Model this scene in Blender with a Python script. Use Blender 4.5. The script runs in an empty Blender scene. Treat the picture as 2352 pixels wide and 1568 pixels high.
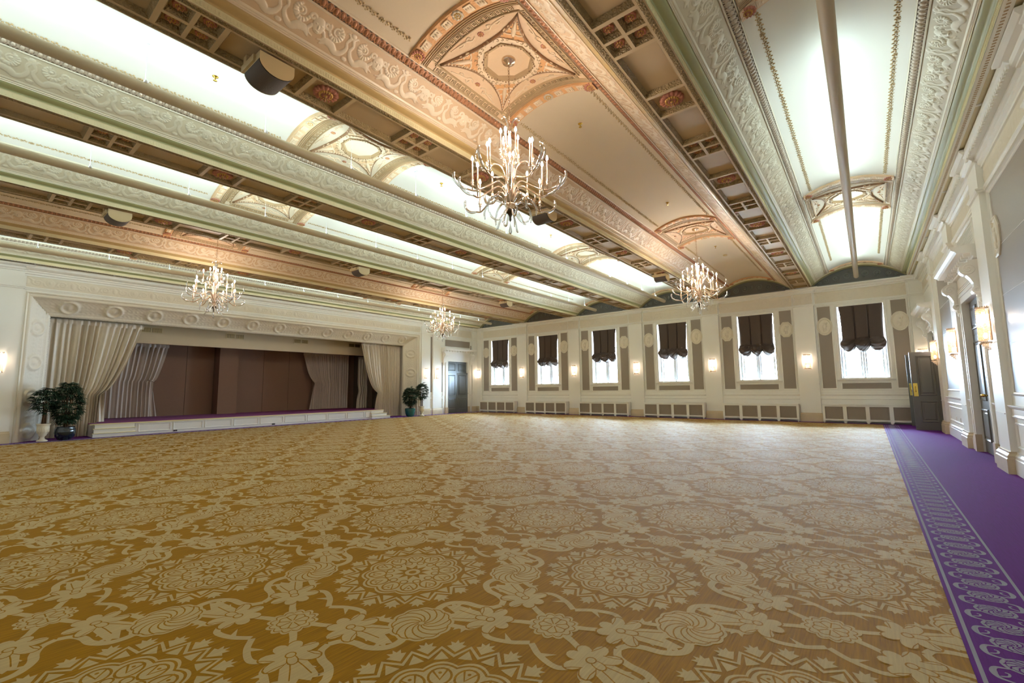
import bpy, math, random
import numpy as np
from mathutils import Matrix, Vector
random.seed(7)
rng = np.random.default_rng(7)
PI = math.pi
sc = bpy.context.scene
COL = sc.collection
sin, cos = math.sin, math.cos

# ------------------------------------------------------------------ room numbers (metres)
YW, YB = 18.46, -3.1          # window wall, wall behind
XS, XR = -17.05, 1.52         # stage wall, right wall
BAY = 3.071
XC = [-0.05 - BAY * i for i in range(6)]     # bay centres, from the right wall to the stage
XB = [XC[i] - BAY / 2 for i in range(5)]     # beam centres
ZS = 4.58                     # beam soffit height
ZA = 5.19                     # crown of the vaults
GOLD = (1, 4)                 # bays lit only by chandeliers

# ------------------------------------------------------------------ materials
def lin(c):
    return tuple(((x / 255) / 12.92 if x / 255 <= .04045 else ((x / 255 + .055) / 1.055) ** 2.4) for x in c)

def mat(name, rgb, rough=.5, metal=0., spec=.5, bump=None, var=None, sheen=0, emit=None, es=0, trans=0, ior=1.5, coat=0, two=None):
    """bump=(kind, scale, strength); var=(scale, amount) mottles the colour a little"""
    m = bpy.data.materials.new(name); m.use_nodes = True
    nt = m.node_tree; b = nt.nodes['Principled BSDF']
    c = lin(rgb)
    b.inputs['Base Color'].default_value = (*c, 1)
    b.inputs['Roughness'].default_value = rough
    b.inputs['Metallic'].default_value = metal
    b.inputs['Specular IOR Level'].default_value = spec
    b.inputs['IOR'].default_value = ior
    b.inputs['Transmission Weight'].default_value = trans
    b.inputs['Coat Weight'].default_value = coat
    if sheen:
        b.inputs['Sheen Weight'].default_value = sheen
        b.inputs['Sheen Roughness'].default_value = .28
    if emit:
        b.inputs['Emission Color'].default_value = (*lin(emit), 1)
        b.inputs['Emission Strength'].default_value = es
    tc = nt.nodes.new('ShaderNodeTexCoord')
    if var:
        n = nt.nodes.new('ShaderNodeTexNoise'); n.inputs['Scale'].default_value = var[0]; n.inputs['Detail'].default_value = 3
        nt.links.new(tc.outputs['Object'], n.inputs['Vector'])
        mx = nt.nodes.new('ShaderNodeMix'); mx.data_type = 'RGBA'
        nt.links.new(n.outputs['Fac'], mx.inputs['Factor'])
        c2 = lin(two) if two else c
        mx.inputs[6].default_value = (*[x * (1 - var[1]) for x in c], 1)
        mx.inputs[7].default_value = (*[min(1, x * (1 + var[1])) for x in c2], 1)
        nt.links.new(mx.outputs[2], b.inputs['Base Color'])
    if bump:
        if bump[0] == 'noise':
            t = nt.nodes.new('ShaderNodeTexNoise'); t.inputs['Detail'].default_value = 4
            t.inputs['Scale'].default_value = bump[1]; out = t.outputs['Fac']
        elif bump[0] == 'vor':
            t = nt.nodes.new('ShaderNodeTexVoronoi'); t.inputs['Scale'].default_value = bump[1]; out = t.outputs['Distance']
        else:
            t = nt.nodes.new('ShaderNodeTexWave'); t.bands_direction = bump[0]; t.inputs['Scale'].default_value = bump[1]
            t.inputs['Distortion'].default_value = 1.0; t.inputs['Detail'].default_value = 1; out = t.outputs['Fac']
        nt.links.new(tc.outputs['Object'], t.inputs['Vector'])
        bp = nt.nodes.new('ShaderNodeBump'); bp.inputs['Strength'].default_value = bump[2]; bp.inputs['Distance'].default_value = .02
        nt.links.new(out, bp.inputs['Height']); nt.links.new(bp.outputs['Normal'], b.inputs['Normal'])
    return m

def carpet_mat(name, rgb, amount, sheen, rough=.95, spec=.06):
    """woven pile: fine streaks along the roll, a soft sheen"""
    m = mat(name, rgb, rough, spec=spec, sheen=sheen)
    nt = m.node_tree; b = nt.nodes['Principled BSDF']; c = lin(rgb)
    tc = nt.nodes['Texture Coordinate']
    mp = nt.nodes.new('ShaderNodeMapping'); mp.inputs['Scale'].default_value = (105, 5, 1)
    nt.links.new(tc.outputs['Object'], mp.inputs['Vector'])
    n = nt.nodes.new('ShaderNodeTexNoise'); n.inputs['Scale'].default_value = 1; n.inputs['Detail'].default_value = 2
    nt.links.new(mp.outputs['Vector'], n.inputs['Vector'])
    mx = nt.nodes.new('ShaderNodeMix'); mx.data_type = 'RGBA'
    nt.links.new(n.outputs['Fac'], mx.inputs['Factor'])
    mx.inputs[6].default_value = (*[x * (1 - amount) for x in c], 1)
    mx.inputs[7].default_value = (*[x * (1 + amount) for x in c], 1)
    nt.links.new(mx.outputs[2], b.inputs['Base Color'])
    bp = nt.nodes.new('ShaderNodeBump'); bp.inputs['Strength'].default_value = .35; bp.inputs['Distance'].default_value = .004
    nt.links.new(n.outputs['Fac'], bp.inputs['Height']); nt.links.new(bp.outputs['Normal'], b.inputs['Normal'])
    return m

def glass_mat(name, tint, mixfac, rough=.02):
    m = bpy.data.materials.new(name); m.use_nodes = True
    nt = m.node_tree; nt.nodes.clear()
    o = nt.nodes.new('ShaderNodeOutputMaterial'); mx = nt.nodes.new('ShaderNodeMixShader')
    t = nt.nodes.new('ShaderNodeBsdfTransparent'); g = nt.nodes.new('ShaderNodeBsdfGlossy')
    t.inputs['Color'].default_value = (*lin(tint), 1); g.inputs['Roughness'].default_value = rough
    f = nt.nodes.new('ShaderNodeFresnel'); f.inputs['IOR'].default_value = 1.5
    ad = nt.nodes.new('ShaderNodeMath'); ad.operation = 'ADD'; ad.use_clamp = True; ad.inputs[1].default_value = mixfac
    nt.links.new(f.outputs[0], ad.inputs[0]); nt.links.new(ad.outputs[0], mx.inputs[0])
    nt.links.new(t.outputs[0], mx.inputs[1]); nt.links.new(g.outputs[0], mx.inputs[2]); nt.links.new(mx.outputs[0], o.inputs[0])
    return m

def lustre_mat(name, tint, tr, gl):
    """cut crystal that glows softly when lit from inside"""
    m = bpy.data.materials.new(name); m.use_nodes = True
    nt = m.node_tree; nt.nodes.clear()
    o = nt.nodes.new('ShaderNodeOutputMaterial'); a = nt.nodes.new('ShaderNodeMixShader'); b = nt.nodes.new('ShaderNodeMixShader')
    t = nt.nodes.new('ShaderNodeBsdfTransparent'); l = nt.nodes.new('ShaderNodeBsdfTranslucent'); g = nt.nodes.new('ShaderNodeBsdfGlossy')
    l.inputs['Color'].default_value = (*lin(tint), 1); g.inputs['Roughness'].default_value = .12
    a.inputs[0].default_value = tr; b.inputs[0].default_value = gl
    nt.links.new(l.outputs[0], a.inputs[1]); nt.links.new(t.outputs[0], a.inputs[2]); nt.links.new(a.outputs[0], b.inputs[1]); nt.links.new(g.outputs[0], b.inputs[2]); nt.links.new(b.outputs[0], o.inputs[0])
    return m

def emit_mat(name, rgb, s):
    m = bpy.data.materials.new(name); m.use_nodes = True
    nt = m.node_tree; nt.nodes.clear()
    o = nt.nodes.new('ShaderNodeOutputMaterial'); e = nt.nodes.new('ShaderNodeEmission')
    e.inputs[0].default_value = (*lin(rgb), 1); e.inputs[1].default_value = s
    nt.links.new(e.outputs[0], o.inputs[0]); return m

M = {}
M['cream'] = mat('cream_gloss_paint', (242, 238, 228), .38, spec=.3)
M['cream_relief'] = mat('cream_relief_plaster', (228, 217, 196), .5)
M['taupe'] = mat('taupe_wall_paint', (156, 143, 128), .40, spec=.35)
M['marble'] = mat('yellow_marble_base', (212, 192, 156), .3, var=(4, .14))
M['vault'] = mat('vault_plaster', (234, 228, 214), .7, var=(1.2, .03))
M['warm_lit_vault'] = mat('warm_lit_vault_plaster', (218, 196, 164), .7, var=(1.2, .03))  # the vault plaster again, warmth of the chandelier light put into its colour
M['frieze'] = mat('white_gold_frieze', (216, 204, 178), .42, metal=.1, var=(5, .08))
M['warm_lit_frieze'] = mat('rose_lit_frieze', (224, 202, 172), .42, metal=.05, var=(5, .1))  # same frieze paint, tinted here for the chandelier light
M['frieze_ground'] = mat('antiqued_frieze_ground', (203, 188, 158), .5, var=(5, .08))
M['warm_lit_ground'] = mat('antiqued_rose_lit_ground', (208, 174, 136), .5, var=(5, .1))  # glazed ground of that frieze, chandelier tint included in the colour
M['egg'] = mat('antique_egg_moulding', (196, 178, 156), .4, metal=.15)
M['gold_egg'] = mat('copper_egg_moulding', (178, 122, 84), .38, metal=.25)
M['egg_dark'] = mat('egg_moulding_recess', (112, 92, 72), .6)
M['fascia'] = mat('straw_fascia', (222, 208, 164), .5)
M['green'] = mat('sage_cove_paint', (168, 166, 118), .42)
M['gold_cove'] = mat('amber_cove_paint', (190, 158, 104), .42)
M['beam'] = mat('tan_beam_paint', (188, 160, 122), .5, var=(2, .05))
M['beam_rib'] = mat('beam_rib_paint', (196, 168, 128), .5)
M['beam_dark'] = mat('bronze_leaf_moulding', (158, 132, 88), .5, metal=.05, bump=('vor', 60, .8))
M['ros_red'] = mat('copper_red_rosette', (188, 122, 98), .4, metal=.12)
M['ros_gold'] = mat('gilt_rosette', (206, 160, 84), .35, metal=.4)
M['ros_pale'] = mat('pale_silver_rosette', (204, 186, 160), .4, metal=.2)
M['med'] = mat('medallion_cream', (218, 200, 172), .5, bump=('noise', 26, .25))
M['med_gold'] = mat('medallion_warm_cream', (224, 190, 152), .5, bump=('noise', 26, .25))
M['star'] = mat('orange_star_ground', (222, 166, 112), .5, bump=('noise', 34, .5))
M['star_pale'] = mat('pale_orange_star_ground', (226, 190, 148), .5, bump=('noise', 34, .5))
M['key'] = mat('greek_key_paint', (184, 154, 114), .5)
M['med_pale'] = mat('medallion_pale_relief', (230, 204, 170), .5)
M['med_brown'] = mat('medallion_brown_bead', (150, 112, 78), .5)
M['garland'] = mat('gilt_garland', (196, 168, 122), .45)
M['rim'] = mat('olive_arch_rim', (150, 142, 104), .5)
M['lunette'] = mat('slate_green_lunette', (94, 92, 84), .5)
M['lunette_relief'] = mat('slate_green_relief', (112, 112, 104), .45)
M['pipe'] = mat('taupe_tube_paint', (190, 172, 142), .45)
M['ochre'] = carpet_mat('ochre_carpet', (155, 109, 0), .5, .0, .72, .12)
M['beige'] = carpet_mat('beige_carpet_figure', (190, 164, 112), .2, .03, .72, .16)
M['purple'] = carpet_mat('purple_carpet', (98, 28, 122), .2, .02, .75, .08)
M['lilac'] = carpet_mat('grey_lilac_carpet_figure', (156, 152, 166), .15, .08)
M['stage_carpet'] = carpet_mat('plum_stage_carpet', (132, 44, 104), .12, .03)
M['curtain'] = mat('champagne_satin', (208, 193, 170), .42, sheen=.3, var=(9, .06), bump=('noise', 60, .08))
M['curtain2'] = mat('dusty_taupe_satin', (196, 178, 162), .45, sheen=.3, var=(9, .06))
M['brown'] = mat('brown_fabric_panel', (140, 106, 84), .85, var=(30, .06))
M['stage_wall'] = mat('stage_valance_paint', (206, 184, 146), .6)
M['stage_dark'] = mat('stage_dark_wall', (96, 78, 60), .8)
M['stage_white'] = mat('white_stage_front', (226, 220, 208), .4)
M['stage_trim'] = mat('pale_gold_nosing', (226, 212, 160), .4)
M['shade'] = mat('dark_brown_shade_fabric', (88, 74, 66), .8, sheen=.1, spec=.3, var=(40, .08))
M['door'] = mat('slate_grey_door', (104, 108, 108), .34, spec=.55)
M['door_brown'] = mat('grey_brown_door', (100, 96, 86), .34, spec=.55)
M['brass'] = mat('polished_brass', (214, 178, 84), .22, metal=1)
M['chrome'] = mat('satin_chrome', (200, 200, 200), .25, metal=1)
M['nickel'] = mat('champagne_nickel', (226, 198, 170), .24, metal=.85)
M['dark_metal'] = mat('dark_bronze_hub', (92, 80, 66), .3, metal=.8)
M['crystal'] = glass_mat('clear_crystal', (250, 250, 250), .30)
M['rod'] = lustre_mat('crystal_rod', (252, 232, 206), .45, .15)
M['bead'] = lustre_mat('rosy_crystal_bead', (246, 214, 176), .25, .2)
M['bulb'] = emit_mat('warm_bulb_glow', (255, 242, 228), 60)
M['sconce_bulb'] = emit_mat('sconce_lamp_glow', (255, 230, 204), 7)
M['tube'] = emit_mat('uplight_lamp_glow', (246, 255, 246), 30)
M['speaker'] = mat('speaker_beige_case', (206, 180, 134), .45)
M['grille'] = mat('speaker_dark_cloth', (94, 80, 70), .8, bump=('vor', 300, .3))
M['vent'] = mat('vent_frame', (206, 184, 140), .5)
M['vent_brass'] = mat('vent_brass_louvre', (176, 142, 78), .45, metal=.3)
M['black'] = mat('dark_opening', (30, 24, 20), .8)
M['grille_taupe'] = mat('taupe_grille', (158, 143, 126), .5)
M['leaf'] = mat('dark_green_leaf', (40, 62, 40), .42, var=(6, .35))
M['stem'] = mat('brown_cane', (98, 70, 44), .7)
M['soil'] = mat('dark_soil', (58, 44, 32), .9)
M['urn'] = mat('ivory_urn', (226, 214, 188), .5)
M['teal'] = mat('teal_glazed_pot', (22, 92, 88), .12, coat=.6)
M['navy'] = mat('blue_black_glazed_pot', (20, 34, 42), .14, coat=.6)
M['white'] = mat('white_window_paint', (238, 240, 242), .4)
M['pane'] = glass_mat('window_glass', (252, 254, 255), .02, .01)
M['plate'] = mat('white_wall_plate', (236, 230, 218), .35)

# ------------------------------------------------------------------ mesh builder
class MB:
    def __init__(s, fn=None):
        s.v = []; s.f = []; s.m = []; s.sm = []; s.mi = 0; s.smooth = False; s.fn = fn
    def add(s, pts):
        b = len(s.v)
        if s.fn: s.v += [s.fn(*p) for p in pts]
        else: s.v += [tuple(p) for p in pts]
        return b
    def face(s, idx):
        s.f.append(tuple(idx)); s.m.append(s.mi); s.sm.append(s.smooth)
    def ngon(s, pts):
        b = s.add(pts); s.face(range(b, b + len(pts)))
    def box(s, x0, x1, y0, y1, z0, z1):
        b = s.add([(x0, y0, z0), (x1, y0, z0), (x1, y1, z0), (x0, y1, z0), (x0, y0, z1), (x1, y0, z1), (x1, y1, z1), (x0, y1, z1)])
        sv = s.smooth; s.smooth = False
        for q in ((0, 3, 2, 1), (4, 5, 6, 7), (0, 1, 5, 4), (1, 2, 6, 5), (2, 3, 7, 6), (3, 0, 4, 7)): s.face([b + i for i in q])
        s.smooth = sv
    def sweep(s, secs, closed=False, ring=False, caps=False):
        """join successive sections (lists of 3-D points) with quads"""
        n = len(secs[0]); bs = [s.add(c) for c in secs]
        k = len(secs)
        for i in range(k if ring else k - 1):
            a, b = bs[i], bs[(i + 1) % k]
            for j in range(n if closed else n - 1):
                j2 = (j + 1) % n
                s.face((a + j, a + j2, b + j2, b + j))
        if caps:
            s.face([bs[0] + j for j in range(n)][::-1]); s.face([bs[-1] + j for j in range(n)])
    def grid(s, fn, nu, nv, cu=False):
        s.sweep([[fn(i / nu, j / nv) for j in range(nv + 1)] for i in range(nu if cu else nu + 1)], ring=cu)
    def tube(s, path, r, n=8, caps=True):
        P = [Vector(p) for p in path]; k = len(P)
        R = r if hasattr(r, '__len__') else [r] * k
        secs = []; up = None
        for i in range(k):
            t = (P[min(i + 1, k - 1)] - P[max(i - 1, 0)]).normalized()
            if up is None: up = Vector((0, 0, 1)) if abs(t.z) < .9 else Vector((1, 0, 0))
            a = t.cross(up)
            if a.length < 1e-5: a = t.cross(Vector((0, 1, 0)))
            a.normalize(); b = a.cross(t).normalized(); up = b
            secs.append([tuple(P[i] + (a * cos(2 * PI * q / n) + b * sin(2 * PI * q / n)) * R[i]) for q in range(n)])
        sv = s.smooth; s.smooth = True; s.sweep(secs, closed=True, caps=caps); s.smooth = sv
    def lathe(s, prof, n=20, o=(0, 0, 0), caps=True):
        secs = [[(o[0] + r * cos(2 * PI * q / n), o[1] + r * sin(2 * PI * q / n), o[2] + z) for q in range(n)] for r, z in prof]
        sv = s.smooth; s.smooth = True; s.sweep(secs, closed=True, caps=caps); s.smooth = sv
    def ball(s, c, r, nu=8, nv=5, half=None):
        rx, ry, rz = r if hasattr(r, '__len__') else (r, r, r)
        secs = []
        for i in range(nv + 1):
            th = -PI / 2 + PI * i / nv
            rr = max(cos(th), .02)
            secs.append([(c[0] + rx * rr * cos(2 * PI * q / nu), c[1] + ry * rr * sin(2 * PI * q / nu), c[2] + rz * sin(th)) for q in range(nu)])
        sv = s.smooth; s.smooth = True; s.sweep(secs, closed=True, caps=True); s.smooth = sv
    def frame(s, x0, x1, z0, z1, prof):
        """mitred moulding round a rectangle of the wall: prof = (inset, out) pairs"""
        s.sweep([[(x0 + i, o, z0 + i), (x1 - i, o, z0 + i), (x1 - i, o, z1 - i), (x0 + i, o, z1 - i)] for i, o in prof], closed=True)
    def bar(s, prof, x0, x1):
        """profile of (out, z) pairs run along x with closed ends"""
        s.sweep([[(x0, o, z) for o, z in prof], [(x1, o, z) for o, z in prof]], closed=True, caps=True)
    def strip(s, pts, w, z=0):
        """flat ribbon along 2-D points; w scalar or list"""
        k = len(pts); W = w if hasattr(w, '__len__') else [w] * k
        L = []; R_ = []
        for i in range(k):
            a = pts[max(i - 1, 0)]; b = pts[min(i + 1, k - 1)]
            dx, dy = b[0] - a[0], b[1] - a[1]; l = math.hypot(dx, dy) or 1
            nx, ny = -dy / l * W[i] / 2, dx / l * W[i] / 2
            L.append((pts[i][0] + nx, pts[i][1] + ny, z)); R_.append((pts[i][0] - nx, pts[i][1] - ny, z))
        s.sweep([L, R_])
    def build(s, name, mats, parent=None, o=(0, 0, 0)):
        me = bpy.data.meshes.new(name)
        v = np.array(s.v, dtype=np.float64) - np.array(o)
        me.from_pydata(v.tolist(), [], s.f)
        mats = mats if isinstance(mats, (list, tuple)) else [mats]
        for m in mats: me.materials.append(M[m])
        me.polygons.foreach_set('material_index', s.m)
        me.polygons.foreach_set('use_smooth', s.sm)
        me.update()
        ob = bpy.data.objects.new(name, me); COL.objects.link(ob)
        if parent: ob.parent = parent
        else: ob.location = o
        return ob

def tag(o, label, cat, group=None, kind=None):
    o['label'] = label; o['category'] = cat
    if group: o['group'] = group
    if kind: o['kind'] = kind
    return o
def thing(name, label, cat, loc=(0, 0, 0), rz=0, group=None, kind=None):
    o = bpy.data.objects.new(name, None); COL.objects.link(o); o.empty_display_size = .1
    o.location = loc; o.rotation_euler = (0, 0, rz)
    return tag(o, label, cat, group, kind)
KIDS = {}
def dup(root, loc=None, rz=None, label=None, group=None, parent=None, scale=None):
    r = root.copy(); COL.objects.link(r)
    if loc is not None: r.location = loc
    if rz is not None: r.rotation_euler = (0, 0, rz)
    if scale is not None: r.scale = scale
    if label: r['label'] = label
    if group: r['group'] = group
    if parent is not None: r.parent = parent
    for ch in KIDS.setdefault(root.name, [c for c in root.children]):
        c = ch.copy(); COL.objects.link(c); c.parent = r
        for g in KIDS.setdefault(ch.name, [c2 for c2 in ch.children]):
            d = g.copy(); COL.objects.link(d); d.parent = c
    return r

def WW(x, o, z): return (x, YW - o, z)          # window wall: x along, o out into the room
def SW(x, o, z): return (XS + o, x, z)          # stage wall: x = world y
def RW(x, o, z): return (XR - o, x, z)          # right wall: x = world y

def spline(pts, n=8):
    """Catmull-Rom through points"""
    P = [np.array(p, float) for p in pts]; P = [2 * P[0] - P[1]] + P + [2 * P[-1] - P[-2]]
    out = []
    for i in range(1, len(P) - 2):
        for k in range(n):
            t = k / n
            out.append(.5 * (2 * P[i] + (P[i + 1] - P[i - 1]) * t + (2 * P[i - 1] - 5 * P[i] + 4 * P[i + 1] - P[i + 2]) * t * t + (3 * P[i] - P[i - 1] - 3 * P[i + 1] + P[i + 2]) * t ** 3))
    out.append(P[-2]); return [tuple(p) for p in out]

# ------------------------------------------------------------------ carpet
TX, TY = 2.26, 1.61           # repeat of the gold carpet
def carpet_tile(q):
    """figures of one repeat: list of (material 0 ground / 1 beige, layer, polygon or strip quads). q = fineness"""
    F = []
    def poly(pts, m, z): F.append((m, z, [pts]))
    def ribbon(pts, w, m, z):
        k = len(pts); W = w if hasattr(w, '__len__') else [w] * k
        L = []; R_ = []
        for i in range(k):
            a = pts[max(i - 1, 0)]; b = pts[min(i + 1, k - 1)]
            dx, dy = b[0] - a[0], b[1] - a[1]; l = math.hypot(dx, dy) or 1
            nx, ny = -dy / l * W[i] / 2, dx / l * W[i] / 2
            L.append((pts[i][0] + nx, pts[i][1] + ny)); R_.append((pts[i][0] - nx, pts[i][1] - ny))
        F.append((m, z, [[L[i], L[i + 1], R_[i + 1], R_[i]] for i in range(k - 1)]))
    def circ(cx, cy, r, n): return [(cx + r * cos(2 * PI * i / n), cy + r * sin(2 * PI * i / n)) for i in range(n)]
    def scal(cx, cy, r, lobes, d, n, ph=0):
        return [(cx + (r + d * abs(sin(lobes / 2 * t + ph)) - d) * cos(t), cy + (r + d * abs(sin(lobes / 2 * t + ph)) - d) * sin(t)) for t in [2 * PI * i / n for i in range(n)]]
    def petal(cx, cy, a, l, w, m, z, n=None):
        n = n or max(6, int(14 * q)); pts = []
        for i in range(n):
            t = 2 * PI * i / n; u = l / 2 + l / 2 * cos(t); v = w * sin(t) * (.75 + .25 * cos(t))
            pts.append((cx + u * cos(a) - v * sin(a), cy + u * sin(a) + v * cos(a)))
        poly(pts, m, z)
    def loc0(cx, cy, a, pts): return [(cx + (u * cos(a) - v * sin(a)) * 1.22, cy + (u * sin(a) + v * cos(a)) * 1.22) for u, v in pts]
    def loc(cx, cy, a, pts): return [(cx + u * cos(a) - v * sin(a), cy + u * sin(a) + v * cos(a)) for u, v in pts]
    N = lambda n: max(10, int(n * q))
    def medallion(cx, cy):
        nz = 20
        z1 = []
        for i in range(nz * 2 + 1):
            t = PI * i / nz; r = .445 if i % 2 else .372
            z1.append((cx + r * cos(t), cy + r * sin(t)))
        ribbon(z1, .021, 1, 1)
        for i in range(nz):
            t = 2 * PI * (i + .5) / nz
            poly([(cx + r * cos(t + d), cy + r * sin(t + d)) for r, d in ((.415, 0), (.352, .098), (.348, 0), (.352, -.098))], 1, 1)
            t2 = 2 * PI * i / nz
            poly([(cx + r * cos(t2 + d), cy + r * sin(t2 + d)) for r, d in ((.402, 0), (.456, .105), (.462, .055), (.492, .07), (.478, .02), (.505, 0), (.478, -.02), (.492, -.07), (.462, -.055), (.456, -.105))], 1, 1)
        poly(scal(cx, cy, .332, 12, .032, N(144)), 1, 1)
        sp = scal(cx, cy, .311, 12, .03, N(144)); ribbon(sp + sp[:1], .012, 0, 2)
        for i in range(12):
            t = 2 * PI * (i + .5) / 12
            ex, ey = cx + .228 * cos(t), cy + .228 * sin(t)
            el = [(ex + .056 * cos(s) * cos(t) - .05 * sin(s) * sin(t), ey + .056 * cos(s) * sin(t) + .05 * sin(s) * cos(t)) for s in [2 * PI * k / N(20) for k in range(N(20) + 1)]]
            ribbon(el, .011, 0, 2)
            if q > .4:
                ribbon(loc(cx, cy, t, [(.275, -.036), (.205, 0), (.275, .036)]), .011, 0, 3)
                poly(circ(cx + .252 * cos(t), cy + .252 * sin(t), .0085, N(10)), 0, 3)
            t = 2 * PI * i / 12
            c = circ(cx + .155 * cos(t), cy + .155 * sin(t), .024, N(14)); ribbon(c + c[:1], .009, 0, 2)
        st = [(cx + (.122 if i % 2 else .062) * cos(PI * i / 10), cy + (.122 if i % 2 else .062) * sin(PI * i / 10)) for i in range(20)]
        poly(st, 0, 2); poly(circ(cx, cy, .05, N(24)), 1, 3); poly(circ(cx, cy, .026, N(16)), 0, 4)
    def pinwheel(cx, cy):
        poly(scal(cx, cy, .172, 12, .012, N(84), .3), 1, 2)
        sp = scal(cx, cy, .154, 12, .012, N(84), .3); ribbon(sp + sp[:1], .007, 0, 3)
        for i in range(12):
            a = 2 * PI * i / 12
            ribbon([(cx + r * cos(a + 1.5 * r / .155), cy + r * sin(a + 1.5 * r / .155)) for r in np.linspace(.015, .152, max(4, int(8 * q)))], .0075, 0, 3)
    def flower(cx, cy, a, K=1.22):
        _loc = loc0
        """a = direction away from the cluster centre"""
        for i in range(2):
            d = (-.22, .22)[i]
            tip = (.245, .21)[i]
            pts = [(.02, 0), (.08, .035), (.16, .042), (tip, .012), (tip - .02, -.005), (tip - .005, -.022), (.15, -.028), (.08, -.03)]
            if i: pts = [(u, -v) for u, v in pts]
            poly(loc0(cx, cy, a + d, pts), 1, 1)
            ribbon(loc0(cx, cy, a + d, [(.03, 0), (.1, .006), (.17, .008)]), .006, 0, 2)
        for k, da in enumerate((.95, -.95, 1.85, -1.85, 2.75, -2.75)):
            l = (.115, .115, .11, .11, .1, .1)[k]
            petal(cx, cy, a + da, l * K + .008, .050, 0, 3); petal(cx, cy, a + da, l * K, .043, 1, 4)
            if q > .6 and k < 4:
                ribbon(loc0(cx, cy, a + da, [(.05, .028), (.085, .012), (l, .006)]), .005, 0, 5)
        petal(cx - .01 * cos(a), cy - .01 * sin(a), a, .1, .034, 0, 5); petal(cx - .005 * cos(a), cy - .005 * sin(a), a, .088, .026, 1, 6)
        poly(circ(cx, cy, .026, N(14)), 0, 7); poly(circ(cx, cy, .019, N(14)), 1, 8)
    def cluster(cx, cy):
        for sx in (-1, 1):
            for sy in (-1, 1):
                fx, fy = cx + sx * .3, cy + sy * .155
                ribbon([(cx, cy), (cx + sx * .16, cy + sy * .075), (fx, fy)], [.05, .034, .03], 1, 1)
                flower(fx, fy, math.atan2(sy * .3, sx * .95))
        poly(scal(cx, cy, .13, 12, .022, N(84)), 1, 2)
        sp = scal(cx, cy, .112, 12, .02, N(84)); ribbon(sp + sp[:1], .006, 0, 3)
        sp = scal(cx, cy, .078, 8, .014, N(64)); ribbon(sp + sp[:1], .006, 0, 3)
        for i in range(8):
            a = 2 * PI * i / 8; ribbon([(cx + .012 * cos(a), cy + .012 * sin(a)), (cx + .074 * cos(a), cy + .074 * sin(a))], .0065, 0, 3)
        for sy in (-1, 1):       # double arch over the cluster, meeting in a small leaf
            n = max(4, int(7 * q))
            for sx in (-1, 1):
                ribbon(spline([(cx + sx * .27, cy + sy * .24), (cx + sx * .2, cy + sy * .29), (cx + sx * .09, cy + sy * .262), (cx + sx * .005, cy + sy * .205)], n), .032, 1, 1)
                poly([(cx + sx * .11, cy + sy * .265), (cx + sx * .155, cy + sy * .21), (cx + sx * .075, cy + sy * .25)], 1, 1)
        for sx in (-1, 1):       # side loops joining the flowers to the four pinwheels
            for sy in (-1, 1):
                n = max(4, int(7 * q)); X = lambda u, v: (cx + sx * u, cy + sy * v)
                ribbon(spline([X(.355, .0), X(.385, .055), X(.45, .085), X(.535, .10), X(.605, .155), X(.615, .225), X(.585, .28)], n), np.linspace(.036, .044, 6 * n + 1), 1, 1)
                ribbon(spline([X(.56, .115), X(.535, .165), X(.48, .175), X(.455, .145), X(.48, .128)], n), np.linspace(.024, .008, 4 * n + 1), 1, 1)
                poly([X(.505, .165), X(.455, .2), X(.478, .158)], 1, 1)
                ribbon(spline([X(.30, .225), X(.325, .285), X(.39, .31), X(.45, .335), X(.485, .39)], n), .034, 1, 1)
                poly([X(.335, .285), X(.335, .345), X(.37, .305)], 1, 1); poly([X(.36, .3), X(.385, .35), X(.4, .31)], 1, 1)
    for cx, cy in ((0, 0), (TX / 2, TY / 2)): medallion(cx, cy)
    for cx, cy in ((TX / 2, 0), (0, TY / 2)): cluster(cx, cy)
    for cx in (TX / 4, -TX / 4):
        for cy in (TY / 4, -TY / 4): pinwheel(cx, cy)
    vs = []; fs = []; ms = []
    for m, z, polys in F:
        for p in polys:
            if sum(p[i - 1][0] * p[i][1] - p[i][0] * p[i - 1][1] for i in range(len(p))) < 0: p = p[::-1]
            b = len(vs); vs += [(x, y, z * .00013 + (len(fs) % 23) * .000005) for x, y in p]; fs.append([b + i for i in range(len(p))]); ms.append(m)
    return np.array(vs), fs, ms

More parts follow.
